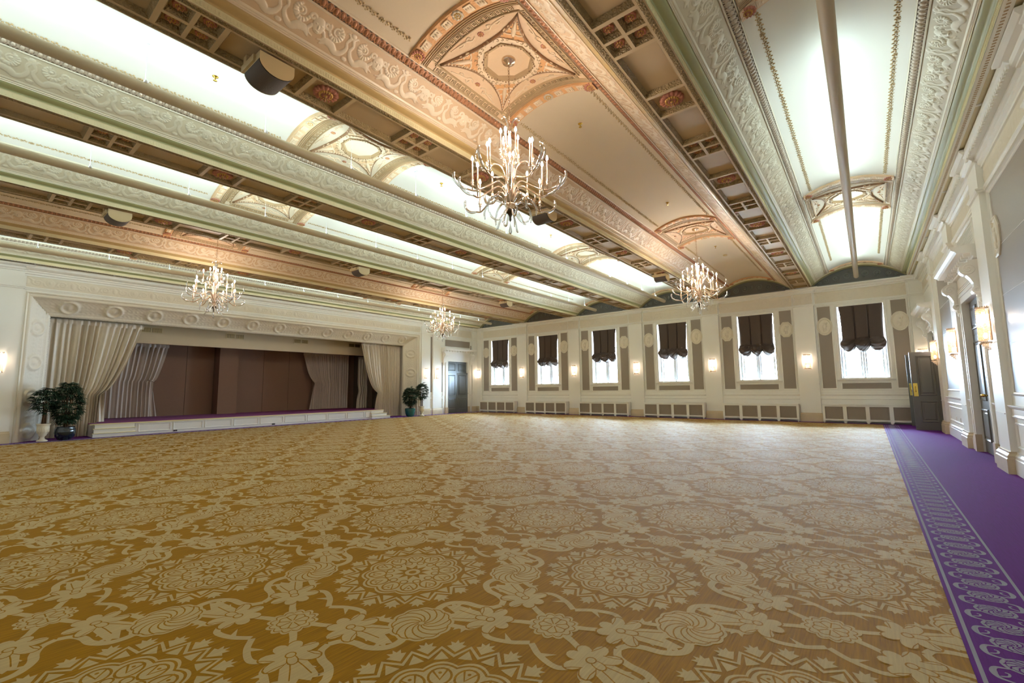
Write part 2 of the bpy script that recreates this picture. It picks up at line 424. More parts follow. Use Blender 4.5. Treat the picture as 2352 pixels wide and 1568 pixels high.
def build_floor():
    V = []; loops = []; starts = []; totals = []; mats = []
    base = 0; nl = 0
    def put(vs, fs, ms):
        nonlocal base, nl
        V.append(vs)
        for f, m in zip(fs, ms):
            starts.append(nl); totals.append(len(f)); mats.append(m); nl += len(f)
        loops.append(np.concatenate([np.array(f) for f in fs]) + base)
        base += len(vs)
    gx0, gx1 = XS + .55, .262
    gy1 = 18.0
    put(np.array([(gx0, YB, 0), (gx1, YB, 0), (gx1, gy1, 0), (gx0, gy1, 0)], float), [[0, 1, 2, 3]], [0])
    lods = [carpet_tile(1.0), carpet_tile(.55), carpet_tile(.34)]
    ox, oy = -2.50, 2.06       # a medallion stands here
    i0 = int((XS - ox) / TX) - 1; i1 = int((1 - ox) / TX) + 1
    for i in range(i0, i1 + 1):
        for j in range(-3, 12):
            cx, cy = ox + i * TX, oy + j * TY
            if cx - TX * .75 > gx1 or cx + TX * .75 < gx0 or cy - TY > gy1 or cy < -2: continue
            d = math.hypot(cx, cy)
            vs, fs, ms = lods[0 if d < 5.5 else 1 if d < 10 else 2]
            put(vs + np.array([cx, cy, .0004]), fs, ms)
    # purple surround lies a few millimetres proud of the gold field and trims its edge
    zp = .0035
    def rect(x0, x1, y0, y1, z, m):
        put(np.array([(x0, y0, z), (x1, y0, z), (x1, y1, z), (x0, y1, z)], float), [[0, 1, 2, 3]], [m])
    rect(gx1, 1.9, YB, YW, zp, 2); rect(XS - 4, gx0, YB, YW, zp, 2); rect(gx0, gx1, gy1, YW, zp, 2); rect(gx0 - 1.0, gx0, -1, YW, zp - .0002, 2)
    rect(gx1, gx1 + 2.6, YW, YW + .1, zp, 2)
    def chain(xc, s, y0, y1, fine):
        mb = MB()
        k = 0; y = y0
        while y < y1:
            n = 22 if y < 8 else 10
            mb.mi = 3
            mb.ngon([(xc + .083 * cos(2 * PI * t / n) * (1 + .02 * (t % 2)), y + .07 * sin(2 * PI * t / n), zp + .0006) for t in range(n)])
            if y < 9:
                mb.mi = 2
                for i in range(10):
                    a = 2 * PI * i / 10
                    mb.strip([(xc + .077 * r * cos(a + 1.4 * r), y + .066 * r * sin(a + 1.4 * r)) for r in (.12, .4, .7, .95)], .006, zp + .0009)
                el = [(xc + .066 * cos(2 * PI * t / 20), y + .055 * sin(2 * PI * t / 20)) for t in range(21)]
                mb.strip(el, .004, zp + .0009)
            mb.mi = 3
            for sd in (-1, 1):
                n2 = 6 if y < 8 else 3
                pth = spline([(xc + sd * .055, y + .045), (xc + sd * .105, y + .06), (xc + sd * .118, y + .105), (xc + sd * .105, y + .15), (xc + sd * .06, y + .165)], n2)
                mb.strip(pth, list(np.interp(np.linspace(0, 1, len(pth)), [0, .5, 1], [.008, .026, .008])), zp + .0005)
                if y < 9:
                    mb.strip(spline([(xc + sd * .1, y + .075), (xc + sd * .075, y + .09), (xc + sd * .07, y + .115), (xc + sd * .082, y + .12)], 4), .009, zp + .0005)
            y += .21
        mb.strip([(xc - .157, y0), (xc - .157, y1)], .016, zp + .0006)
        mb.strip([(xc + .157, y0), (xc + .157, y1)], .016, zp + .0006)
        put(np.array(mb.v, float), mb.f, mb.m)
    chain(gx1 + .183, 1, -1.02, 17.9, True)
    chain(gx0 - .183, 1, -1.02, 17.9, False)
    V = np.concatenate(V); L = np.concatenate(loops)
    me = bpy.data.meshes.new('floor')
    me.vertices.add(len(V)); me.vertices.foreach_set('co', V.astype(np.float32).ravel())
    me.loops.add(len(L)); me.loops.foreach_set('vertex_index', L.astype(np.int32))
    me.polygons.add(len(starts)); me.polygons.foreach_set('loop_start', np.array(starts, np.int32))
    try: me.polygons.foreach_set('loop_total', np.array(totals, np.int32))
    except Exception: pass
    for k in ('ochre', 'beige', 'purple', 'lilac'): me.materials.append(M[k])
    me.polygons.foreach_set('material_index', np.array(mats, np.int32))
    me.update(calc_edges=True); me.validate()
    o = bpy.data.objects.new('floor', me); COL.objects.link(o)
    tag(o, 'gold floral carpet with a purple chain border along the walls', 'floor', kind='structure')
    # slab under the carpet
build_floor()
mb = MB(); mb.box(XS - 4, XR + 2.4, YB - .4, YW + .45, -.2, -.004)  # added so no light leaks up past the carpet edges
tag(mb.build('leak_block_slab', 'stage_dark'), 'added slab hidden under the gold carpet to block light', 'floor', kind='structure')

# ------------------------------------------------------------------ relief height fields
def seg_dist(X, Y, pts):
    D = np.full(X.shape, 9.); T = np.zeros(X.shape); n = len(pts) - 1
    for i in range(n):
        ax, ay = pts[i][:2]; bx, by = pts[i + 1][:2]
        dx, dy = bx - ax, by - ay; l2 = dx * dx + dy * dy + 1e-12
        t = np.clip(((X - ax) * dx + (Y - ay) * dy) / l2, 0, 1)
        d = np.hypot(X - ax - t * dx, Y - ay - t * dy)
        k = d < D; D = np.where(k, d, D); T = np.where(k, (i + t) / n, T)
    return D, T
def relief(period, width, nu, nv, elements):
    """periodic height field; elements draw into it"""
    X, Y = np.meshgrid(np.linspace(0, period, nu + 1), np.linspace(0, width, nv + 1), indexing='ij')
    H = np.zeros(X.shape)
    for e in elements:
        for sh in (-period, 0, period):
            if e[0] == 'tube':
                pts = [(p[0] + sh, p[1]) for p in e[1]]
                D, T = seg_dist(X, Y, pts)
                r = np.interp(T, np.linspace(0, 1, len(e[2])), e[2])
                h = np.sqrt(np.maximum(0, r * r - D * D)) * e[3]
                if len(e) > 4: h = h * (1 + .35 * np.sin(T * e[4] * 2 * PI))
                H = np.maximum(H, h)
            else:
                _, cx, cy, rx, ry, hh = e
                d = ((X - cx - sh) / rx) ** 2 + ((Y - cy) / ry) ** 2
                H = np.maximum(H, np.sqrt(np.maximum(0, 1 - d)) * hh)
    return H
def spiral(cx, cy, r0, r1, turns, a0, n=26, sgn=1):
    return [(cx + (r0 + (r1 - r0) * i / n) * cos(a0 + sgn * 2 * PI * turns * i / n), cy + (r0 + (r1 - r0) * i / n) * sin(a0 + sgn * 2 * PI * turns * i / n)) for i in range(n + 1)]
PER, FW = .672, .335
def frieze_height(nu=128, nv=68):
    E = []
    c = PER / 2
    E += [('ell', c, .19, .062, .08, .03), ('ell', c, .175, .012, .03, .046), ('ell', c - .025, .2, .016, .01, .04), ('ell', c + .025, .2, .016, .01, .04), ('ell', c, .135, .025, .01, .038)]
    for s in (-1, 1):
        E.append(('tube', spiral(c + s * .075, .235, .012, .035, 1.1, 0, sgn=s), [.012, .016], .9))
        E.append(('tube', [(c + s * .06, .16), (c + s * .085, .12), (c + s * .07, .085), (c + s * .03, .07)], [.018, .014, .008], .9))
        sw = spline([(c + s * .09, .25), (c + s * .12, .18), (c + s * .175, .155), (c + s * .22, .185), (c + s * .235, .24), (c + s * .2, .285)], 6)
        E.append(('tube', sw, [.010, .024, .026, .016], .8, 11))
        E.append(('tube', spiral(c + s * .185, .235, .006, .045, 1.6, 1, sgn=s), [.009, .012], .9))
        E.append(('ell', c + s * .185, .235, .016, .016, .022))
        dol = spline([(c + s * .06, .045), (c + s * .11, .095), (c + s * .17, .09), (c + s * .225, .05), (c + s * .28, .075), (c + s * .315, .14), (c + s * .3, .2), (c + s * .325, .26)], 6)
        E.append(('tube', dol, [.010, .036, .04, .032, .026, .02, .014, .02], .62))
        E.append(('tube', [(c + s * .15, .115), (c + s * .17, .14), (c + s * .2, .13)], [.014, .004], .9))
        E.append(('tube', [(c + s * .325, .255), (c + s * .29, .29), (c + s * .27, .28)], [.016, .006], .9))
    E.append(('ell', 0, .29, .03, .025, .02)); E.append(('ell', 0, .04, .03, .022, .018))
    H = relief(PER, FW, nu, nv, E) * .40
    H[-1] = H[0]
    return H
def field_mesh(name, H, period, n, fn, mats, parent, o=(0, 0, 0), matfn=None):
    """repeat a height field n times; fn(s, t01, h) -> point arrays"""
    nu, nv = H.shape[0] - 1, H.shape[1] - 1
    Hh = np.concatenate([np.tile(H[:-1], (n, 1)), H[-1:]], 0)
    NU = nu * n
    S, T = np.meshgrid(np.arange(NU + 1) * period / nu, np.linspace(0, 1, nv + 1), indexing='ij')
    P = np.stack(fn(S, T, Hh), -1).reshape(-1, 3) - np.array(o)
    idx = np.arange((NU + 1) * (nv + 1)).reshape(NU + 1, nv + 1)
    Q = np.stack([idx[:-1, :-1], idx[1:, :-1], idx[1:, 1:], idx[:-1, 1:]], -1).reshape(-1, 4)
    me = bpy.data.meshes.new(name)
    me.vertices.add(len(P)); me.vertices.foreach_set('co', P.astype(np.float32).ravel())
    me.loops.add(Q.size); me.loops.foreach_set('vertex_index', Q.astype(np.int32).ravel())
    me.polygons.add(len(Q)); me.polygons.foreach_set('loop_start', np.arange(0, Q.size, 4, dtype=np.int32))
    me.polygons.foreach_set('use_smooth', np.ones(len(Q), bool))
    for m in (mats if isinstance(mats, (list, tuple)) else [mats]): me.materials.append(M[m])
    if matfn is not None:
        hq = (Hh[:-1, :-1] + Hh[1:, 1:]) / 2
        me.polygons.foreach_set('material_index', matfn(hq).astype(np.int32).ravel())
    me.update(calc_edges=True)
    ob = bpy.data.objects.new(name, me); COL.objects.link(ob)
    if parent: ob.parent = parent
    else: ob.location = o
    return ob

# ------------------------------------------------------------------ ceiling
YE = 18.2                      # where the vault mouldings stop before the lunette arch
VR = (.70 ** 2 + .175 ** 2) / (2 * .175)
def vz(u): return ZA - VR + math.sqrt(max(VR * VR - u * u, 0))
def vzn(u): return ZA - VR + np.sqrt(np.maximum(VR * VR - u * u, 0))
YL0 = YB + .02

def rosette(mb, c, r, petals, mp, mc, down=True, h=None):
    """flower disc hanging from a ceiling point c; petals mp, centre mc (material slots)"""
    h = h or r * .32
    mb.mi = mp; n = petals * 4; sv = mb.smooth; mb.smooth = True
    def ring(rr, z, amp): return [(c[0] + rr * (1 + amp * cos(petals * t)) * cos(t), c[1] + rr * (1 + amp * cos(petals * t)) * sin(t), c[2] - z * (1 + .25 * cos(petals * t))) for t in [2 * PI * i / n for i in range(n)]]
    mb.sweep([ring(r * .98, 0, .05), ring(r, h * .45, .06), ring(r * .82, h * .85, .04), ring(r * .58, h * .6, .02)], closed=True)
    mb.mi = mc
    mb.sweep([ring(r * .58, h * .6, 0), ring(r * .5, h * 1.05, 0), ring(r * .4, h * .6, 0)], closed=True)
    mb.mi = mp
    mb.sweep([ring(r * .4, h * .6, 0), ring(r * .3, h * 1.0, 0.05), ring(r * .16, h * .9, 0)], closed=True)
    mb.mi = mc; mb.ball((c[0], c[1], c[2] - h * .85), (r * .17, r * .17, h * .4), 8, 4)
    mb.smooth = sv

FH = frieze_height()
NFR = int((YE - YL0) / PER)
FPER = (YE - YL0) / NFR
A_ = np.array([1.08, 4.742]); B_ = np.array([.815, 4.945])
FN = np.array([-(B_ - A_)[1], (B_ - A_)[0]]); FN = FN / np.linalg.norm(FN)
if FN[1] > 0: FN = -FN
def frieze_fn(S, T, H):
    t = T
    return (A_[0] + (B_ - A_)[0] * t + FN[0] * H, YL0 + S, A_[1] + (B_ - A_)[1] * t + FN[1] * H)

# egg and dart height field: period along y, width across
def egg_height(nu=16, nv=14):
    p, w = .0675, .085
    E = [('ell', p / 2, w * .5, .021, .031, .022)]
    ring = [(p / 2 + .0285 * cos(t), w * .5 + .039 * sin(t)) for t in np.linspace(-1.2, PI + 1.2, 16)]
    E.append(('tube', ring, [.0055, .0055], 1.5))
    E.append(('tube', [(0, w * .1), (0, w * .75)], [.004, .006], 1.3))
    return relief(p, w, nu, nv, E), p
EH, EP = egg_height()
NE = int((YE - YL0) / EP); EP2 = (YE - YL0) / NE
EA = np.array([.797, 4.950]); EB = np.array([.722, 4.994])
EN = np.array([-(EB - EA)[1], (EB - EA)[0]]); EN = EN / np.linalg.norm(EN)
if EN[1] > 0: EN = -EN
def egg_fn(S, T, H): return (EA[0] + (EB - EA)[0] * T + EN[0] * H, YL0 + S, EA[1] + (EB - EA)[1] * T + EN[1] * H)
# guilloche band of the soffit
def guil_height(nu=12, nv=8):
    p, w = .046, .05
    E = [('tube', [(p / 2 + .016 * cos(t), w / 2 + .016 * sin(t)) for t in np.linspace(0, 2 * PI, 13)], [.0045, .0045], 1.6), ('ell', p / 2, w / 2, .007, .007, .008),
         ('tube', [(0, 0), (0, w)], [.003, .003], 1.2)]
    return relief(p, w, nu, nv, E), p
GH, GP = guil_height()
NG = int((YE - YL0) / GP); GP2 = (YE - YL0) / NG
# garland
def garland(mb, xc, side, y0, y1, step=.083):
    y = y0; k = 0
    while y < y1:
        u = side * .585
        z = vz(.585)
        mb.mi = 0
        if k % 8 == 4:
            for i in range(6):
                a = 2 * PI * i / 6
                mb.ball((xc + u + .024 * cos(a), y + .024 * sin(a), z - .004), (.013, .013, .008), 6, 3)
            mb.ball((xc + u, y, z - .008), .012, 6, 3)
        else:
            for i, (du, dy, ru, ry) in enumerate(((-.03, .012, .017, .012), (.03, .012, .017, .012), (-.018, -.022, .012, .016), (.018, -.022, .012, .016), (0, .03, .009, .014), (0, -.005, .012, .012))):
                mb.ball((xc + u + du, y + dy, z - .003), (ru, ry, .009), 6, 3)
        y += step; k += 1

def side_strip(mb, xc, s, prof, y0, y1):
    mb.sweep([[(xc + s * u, y, z) for u, z in prof] for y in (y0, y1)])

COVE = [(1.223, 4.652), (1.222, 4.664), (1.21, 4.668)] + [(1.125 + .085 * (1 - sin(t)), 4.668 + .034 * (1 - cos(t)) + .0) for t in np.linspace(0, PI / 2, 6)]
bay_label = ['white vaulted ceiling bay with an uplight tube, beside the right wall', 'warm gold vaulted ceiling bay holding the nearest large chandelier', 'white vaulted ceiling bay just left of the nearest chandelier\'s gold bay',
             'white vaulted ceiling bay between the two middle uplight beams, fourth from the right wall', 'warm gold vaulted ceiling bay with the two smaller looking chandeliers near the stage', 'narrow looking white ceiling bay right above the stage wall']
GAR = [None, None]; EGG = [None, None]; FRZ = [None, None]

def med_fn(xc, yc):
    return lambda a, b, h: (xc + a, yc + b, vz(abs(a)) - h)
KEYU = [(0, 0), (0, 1), (.78, 1), (.78, .28), (.34, .28), (.34, .62), (.56, .62)]
def build_medallion(xc, yc, gold, parent, clip=None):
    fn = med_fn(xc, yc)
    mb = MB(fn)
    PANEL, STAR, KEY, PALE, DARK = range(5)
    N = 28
    def sheet(a0, a1, b0, b1, h, na=None, nb=2):
        na = na or max(2, int((a1 - a0) / .05))
        mb.grid(lambda i, j: (a0 + (a1 - a0) * i, b0 + (b1 - b0) * j, h), na, nb)
    def ridge_x(a0, a1, b, w, h, h0):   # bar across the vault
        na = max(2, int((a1 - a0) / .05))
        mb.sweep([[(a0 + (a1 - a0) * i / na, b - w / 2, h0), (a0 + (a1 - a0) * i / na, b - w / 4, h), (a0 + (a1 - a0) * i / na, b + w / 4, h), (a0 + (a1 - a0) * i / na, b + w / 2, h0)] for i in range(na + 1)])
    def ridge_y(b0, b1, a, w, h, h0):
        mb.sweep([[(a - w / 2, b, h0), (a - w / 4, b, h), (a + w / 4, b, h), (a + w / 2, b, h0)] for b in np.linspace(b0, b1, 6)])
    mb.smooth = True
    # slab
    mb.mi = PANEL; sheet(-.70, .70, -.78, .78, .012)
    mb.smooth = False
    # edge bands across the vault with raised panels
    mb.mi = STAR
    for s in (-1, 1):
        na = 24
        mb.sweep([[(-.70 + 1.4 * i / na, s * .785, .0), (-.70 + 1.4 * i / na, s * .79, .034), (-.70 + 1.4 * i / na, s * .93, .034), (-.70 + 1.4 * i / na, s * .94, .0)] for i in range(na + 1)])
        mb.mi = PALE
        for a in np.linspace(-.5, .5, 7):
            if abs(a) < .05: continue
            mb.sweep([[(a - .055, s * .815 + k, .034), (a - .05, s * .815 + k, .046), (a + .05, s * .815 + k, .046), (a + .055, s * .815 + k, .034)] for k in (0, s * .09)], caps=True)
            for k in (-.03, 0, .03): mb.ball((a + k, s * .86, .046), (.012, .03, .01), 6, 3)
        mb.mi = KEY
        for b in (.71, .735, .76): ridge_x(-.69, .69, s * b, .016, .026, .012)
        mb.mi = STAR
    # key frame
    mb.mi = KEY
    for s in (-1, 1):
        ridge_x(-.62, .62, s * .605, .02, .03, .012); ridge_x(-.69, .69, s * .692, .012, .024, .012)
        ridge_y(-.60, .60, s * .605, .02, .03, .012); ridge_y(-.70, .70, s * .688, .014, .024, .012)
        def key_run(along_x, n, lo, hi):
            L = (hi - lo) / n
            for k in range(n):
                pts = [(lo + (k + u) * L, .622 + v * .055) for u, v in KEYU + [(1, 0)]]
                for i in range(len(KEYU) - 1):
                    seg(pts[i], pts[i + 1], along_x)
                seg((lo + k * L, .622), (lo + (k - .2) * L, .622), along_x)
        def seg(p, q, ax):
            w = .0055
            x0, x1 = sorted((p[0], q[0])); y0, y1 = sorted((p[1], q[1]))
            x0 -= w; x1 += w; y0 -= w; y1 += w
            if ax: c = [(x0, s * y0), (x1, s * y0), (x1, s * y1), (x0, s * y1)]
            else: c = [(s * y0, x0), (s * y0, x1), (s * y1, x1), (s * y1, x0)]
            b = mb.add([(u, v, .012) for u, v in c] + [(u, v, .022) for u, v in c])
            for q4 in ((4, 5, 6, 7), (0, 1, 5, 4), (1, 2, 6, 5), (2, 3, 7, 6), (3, 0, 4, 7)): mb.face([b + i for i in q4])
        key_run(True, 14, -.59, .59); key_run(False, 14, -.59, .59)
    # four-pointed star with concave sides
    def bound(t):
        """star boundary at parameter t in 0..4"""
        k = int(t) % 4; f = t - int(t)
        C = [(-.575, -.57), (.575, -.57), (.575, .57), (-.575, .57)]
        a = np.array(C[k]); b = np.array(C[(k + 1) % 4]); mid = (a + b) / 2 * .66
        ctrl = 2 * mid - (a + b) / 2
        return (1 - f) ** 2 * a + 2 * f * (1 - f) * ctrl + f * f * b
    nt_ = 64
    mb.mi = STAR; mb.smooth = True
    mb.sweep([[(*(bound(4 * i / nt_) * (k + (1 - k) * .33 / np.linalg.norm(bound(4 * i / nt_)))), .03) for k in (0, .3, .6, .8, .97)] for i in range(nt_)], ring=True)
    mb.mi = DARK
    mb.sweep([[(*(bound(4 * i / nt_) * r), h) for r, h in ((.955, .03), (.965, .044), (1.0, .046), (1.015, .03), (1.02, .012))] for i in range(nt_)], ring=True)
    mb.mi = PALE
    for i in range(120):
        p = bound(4 * i / 120) * .94
        mb.ball((p[0], p[1], .034), (.011, .011, .012), 6, 3)
    # octagon
    def octa(r, h): return [(r * cos(PI / 8 + PI / 4 * i), r * sin(PI / 8 + PI / 4 * i), h) for i in range(8)]
    mb.smooth = False
    mb.mi = PALE; mb.sweep([octa(r, h) for r, h in ((.40, .03), (.40, .04), (.325, .042))], closed=True)
    mb.mi = KEY; mb.sweep([octa(r, h) for r, h in ((.325, .036), (.32, .06), (.30, .062), (.295, .048), (.285, .05), (.275, .03), (.27, .022))], closed=True)
    mb.mi = PANEL; mb.sweep([octa(r, .022) for r in (.272, .18, .09, .005)], closed=True)
    # running wave round the octagon
    mb.mi = KEY
    for i in range(40):
        t = 2 * PI * i / 40; rr = .362 / max(cos((t - PI / 8 + PI / 8) % (PI / 4) - PI / 8), .9)
        mb.tube([(rr * cos(t) + .016 * cos(t + a), rr * sin(t) + .016 * sin(t + a), .044) for a in np.linspace(0, 4.2, 6)], [.006, .006, .005, .004, .004, .003], 5)
    mb.mi = DARK
    for i in range(48):
        t = 2 * PI * i / 48; rr = .292 / max(cos((t % (PI / 4)) - PI / 8), .92)
        mb.ball((rr * cos(t), rr * sin(t), .058), (.010, .010, .012), 5, 3)
    # leafy figures in the points of the star, scrolls in the spandrels
    mb.mi = PALE
    for k in range(4):
        a = PI / 4 + k * PI / 2; ca, sa = cos(a), sin(a)
        L = lambda u, v, h: (u * ca - v * sa, u * sa + v * ca, h)
        mb.tube([L(u, 0, .036) for u in (.44, .52, .6, .7)], [.02, .03, .02, .006], 6)
        for s in (-1, 1):
            mb.tube([L(u, v * s, .034) for u, v in spline([(.47, .0), (.45, .06), (.47, .105), (.51, .1), (.5, .07)], 4)], .011, 5)
            mb.tube([L(u, v * s, .034) for u, v in spline([(.54, .01), (.54, .05), (.57, .07), (.59, .05)], 4)], .009, 5)
        b2 = k * PI / 2; cb, sb = cos(b2), sin(b2)
        K = lambda u, v, h: (u * cb - v * sb, u * sb + v * cb, h)
        for s in (-1, 1):
            mb.tube([K(u, v * s, .014) for u, v in spline([(.52, .07), (.5, .13), (.54, .18), (.56, .14), (.53, .13)], 4)], .010, 5)
            mb.tube([K(u, v * s, .014) for u, v in spline([(.53, .18), (.545, .25), (.56, .33), (.575, .4)], 4)], [.012] * 8 + [.006] * 5, 5)
            mb.tube([K(u, v * s, .014) for u, v in spline([(.54, .22), (.515, .26), (.53, .3)], 4)], .008, 5)
    if clip is not None:
        keep = [i for i, f in enumerate(mb.f) if max(mb.v[j][1] for j in f) <= clip]
        mb.f = [mb.f[i] for i in keep]; mb.m = [mb.m[i] for i in keep]; mb.sm = [mb.sm[i] for i in keep]
    med = mb.build('medallion', ['med_gold' if gold else 'med', 'star' if gold else 'star_pale', 'key', 'med_pale', 'med_brown'], parent)
    for a, b, r, p, kinds in [(sx * .635, sy * .862, .078, 14, 0) for sx in (-1, 1) for sy in (-1, 1)] + [(0, s * .862, .066, 8, 1) for s in (-1, 1)] + [(0, s * .50, .038, 8, 0) for s in (-1, 1)] + [(s * .515, 0, .038, 8, 0) for s in (-1, 1)]:
        if clip is not None and yc + b > clip - .05: continue
        rb = MB()
        x, y, z = fn(a, b, .034 if abs(b) > .7 else .012)
        rosette(rb, (x, y, z + .004), r, p, 0, 1)
        rb.build('rosette', ['ros_pale', 'ros_gold'] if kinds else ['ros_red', 'ros_gold'], med)

for i, xc in enumerate(XC):
    gold = i in GOLD
    bay = thing('ceiling', bay_label[i], 'ceiling', (0, 0, 0), kind='structure')
    mb = MB(); mb.smooth = True
    mb.grid(lambda a, b: (xc - .705 + 1.41 * a, YL0 + (YE + .2 - YL0) * b, vz(abs(-.705 + 1.41 * a))), 24, 1)
    mb.build('vault', 'warm_lit_vault' if gold else 'vault', bay)
    # plain runs
    for s in (-1, 1):
        mb = MB(); mb.smooth = True
        side_strip(mb, xc, s, COVE, YL0, YE)
        mb.build('cove_moulding', 'gold_cove' if gold else 'green', bay)
        mb = MB()
        side_strip(mb, xc, s, [(1.231, ZS - .001), (1.231, 4.645), (1.228, 4.646), (1.228, 4.652), (1.223, 4.652)], YL0, YE)
        y = YL0
        while y < YE - .05:      # flutes of the fascia
            mb.box(xc + s * 1.2295 - .002, xc + s * 1.2295 + .002, y, y + .014, 4.596, 4.634); y += .03
        mb.build('fluted_fascia', 'fascia', bay)
        mb = MB()
        side_strip(mb, xc, s, [(1.125, 4.70), (1.117, 4.694), (1.117, 4.706), (1.105, 4.71), (1.105, 4.722), (1.092, 4.726), (1.085, 4.735), (1.08, 4.742)], YL0, YE)
        side_strip(mb, xc, s, [(.815, 4.945), (.812, 4.934), (.80, 4.938), (.797, 4.950)], YL0, YE)
        side_strip(mb, xc, s, [(.722, 4.994), (.716, 4.988), (.708, 4.998), (.705, 5.014)], YL0, YE)
        mb.build('fillet_moulding', 'frieze' if not gold else 'warm_lit_frieze', bay)
        for key, H, P2, n, f, mats in (('relief_frieze', FH, FPER, NFR, frieze_fn, ['warm_lit_frieze', 'warm_lit_ground'] if gold else ['frieze', 'frieze_ground']),
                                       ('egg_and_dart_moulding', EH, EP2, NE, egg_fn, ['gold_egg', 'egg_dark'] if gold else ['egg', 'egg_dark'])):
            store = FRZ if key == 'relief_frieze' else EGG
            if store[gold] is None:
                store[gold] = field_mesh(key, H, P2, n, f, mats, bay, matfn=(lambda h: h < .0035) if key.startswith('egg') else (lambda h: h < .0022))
                store[gold].location.x = xc; store[gold].scale.x = s
            else:
                o = store[gold].copy(); COL.objects.link(o); o.parent = bay; o.location.x = xc; o.scale.x = s
        if GAR[gold] is None:
            mb = MB()
            for y0, y1 in ((YL0, 2.92), (4.98, 10.4), (12.46, 16.85)): garland(mb, 0, 1, y0, y1)
            GAR[gold] = mb.build('garland', 'garland', bay)
            GAR[gold].location.x = xc; GAR[gold].scale.x = s
        else:
            o = GAR[gold].copy(); COL.objects.link(o); o.parent = bay; o.location.x = xc; o.scale.x = s
    build_medallion(xc, 3.95, gold, bay)
    build_medallion(xc, 11.44, gold, bay)
    build_medallion(xc, 18.93, gold, bay, clip=18.18)
    # arch rib and lunette at the window wall
    mb = MB(); mb.smooth = True
    prof = [(1.235, ZS)] + [(u, 4.70 + (4.945 - 4.70) * k) for k, u in ((0, 1.11), (.5, .96), (1, .81))] + [(u, vz(u)) for u in (.7, .55, .4, .25, .12)]
    prof = prof + [(0, ZA)] + [(-u, z) for u, z in prof[::-1]]
    RL = (1.235 ** 2 + .50 ** 2) / (2 * .50)
    def lz(u): return 5.08 - RL + math.sqrt(RL * RL - u * u)
    us = np.linspace(-1.235, 1.235, 41)
    pz = lambda u: np.interp(abs(u), [p[0] for p in prof[::-1] if p[0] >= 0], [p[1] for p in prof[::-1] if p[0] >= 0])
    mb.mi = 0
    mb.sweep([[(xc + u, YE - .02, float(pz(u)) + .03), (xc + u, YE - .02, max(lz(u) + .035, ZS)), (xc + u, YE + .02, max(lz(u) + .03, ZS))] for u in us])
    mb.mi = 1
    mb.sweep([[(xc + u, YE + .02, max(lz(u) + .03, ZS)), (xc + u, YE + .05, max(lz(u), ZS)), (xc + u, YE + .17, max(lz(u), ZS))] for u in us])
    mb.build('arch_rib', ['fascia', 'rim'], bay)
    mb = MB(); mb.mi = 0
    mb.ngon([(xc + u, YE + .16, max(lz(u) + .01, ZS)) for u in us[::-1]] + [(xc - 1.24, YE + .16, ZS - .06), (xc + 1.24, YE + .16, ZS - .06)])
    mb.mi = 1
    mb.box(xc - 1.2, xc + 1.2, YE + .13, YE + .16, ZS + .0, ZS + .035)
    for s in (-1, 1):
        for cx2, cz2, r in ((.25, .26, .13), (.55, .22, .11), (.82, .16, .085), (1.0, .1, .05)):
            pts = spiral(cx2, cz2, .01, r, 1.7, 0, 22, s)
            mb.tube([(xc + s * a, YE + .155, ZS + b) for a, b in pts], .014, 5)
            mb.ball((xc + s * cx2, YE + .15, ZS + cz2), (.03, .02, .03), 6, 4)
    mb.ball((xc, YE + .15, ZS + .3), (.05, .03, .08), 8, 5)
    mb.build('lunette', ['lunette', 'lunette_relief'], bay)

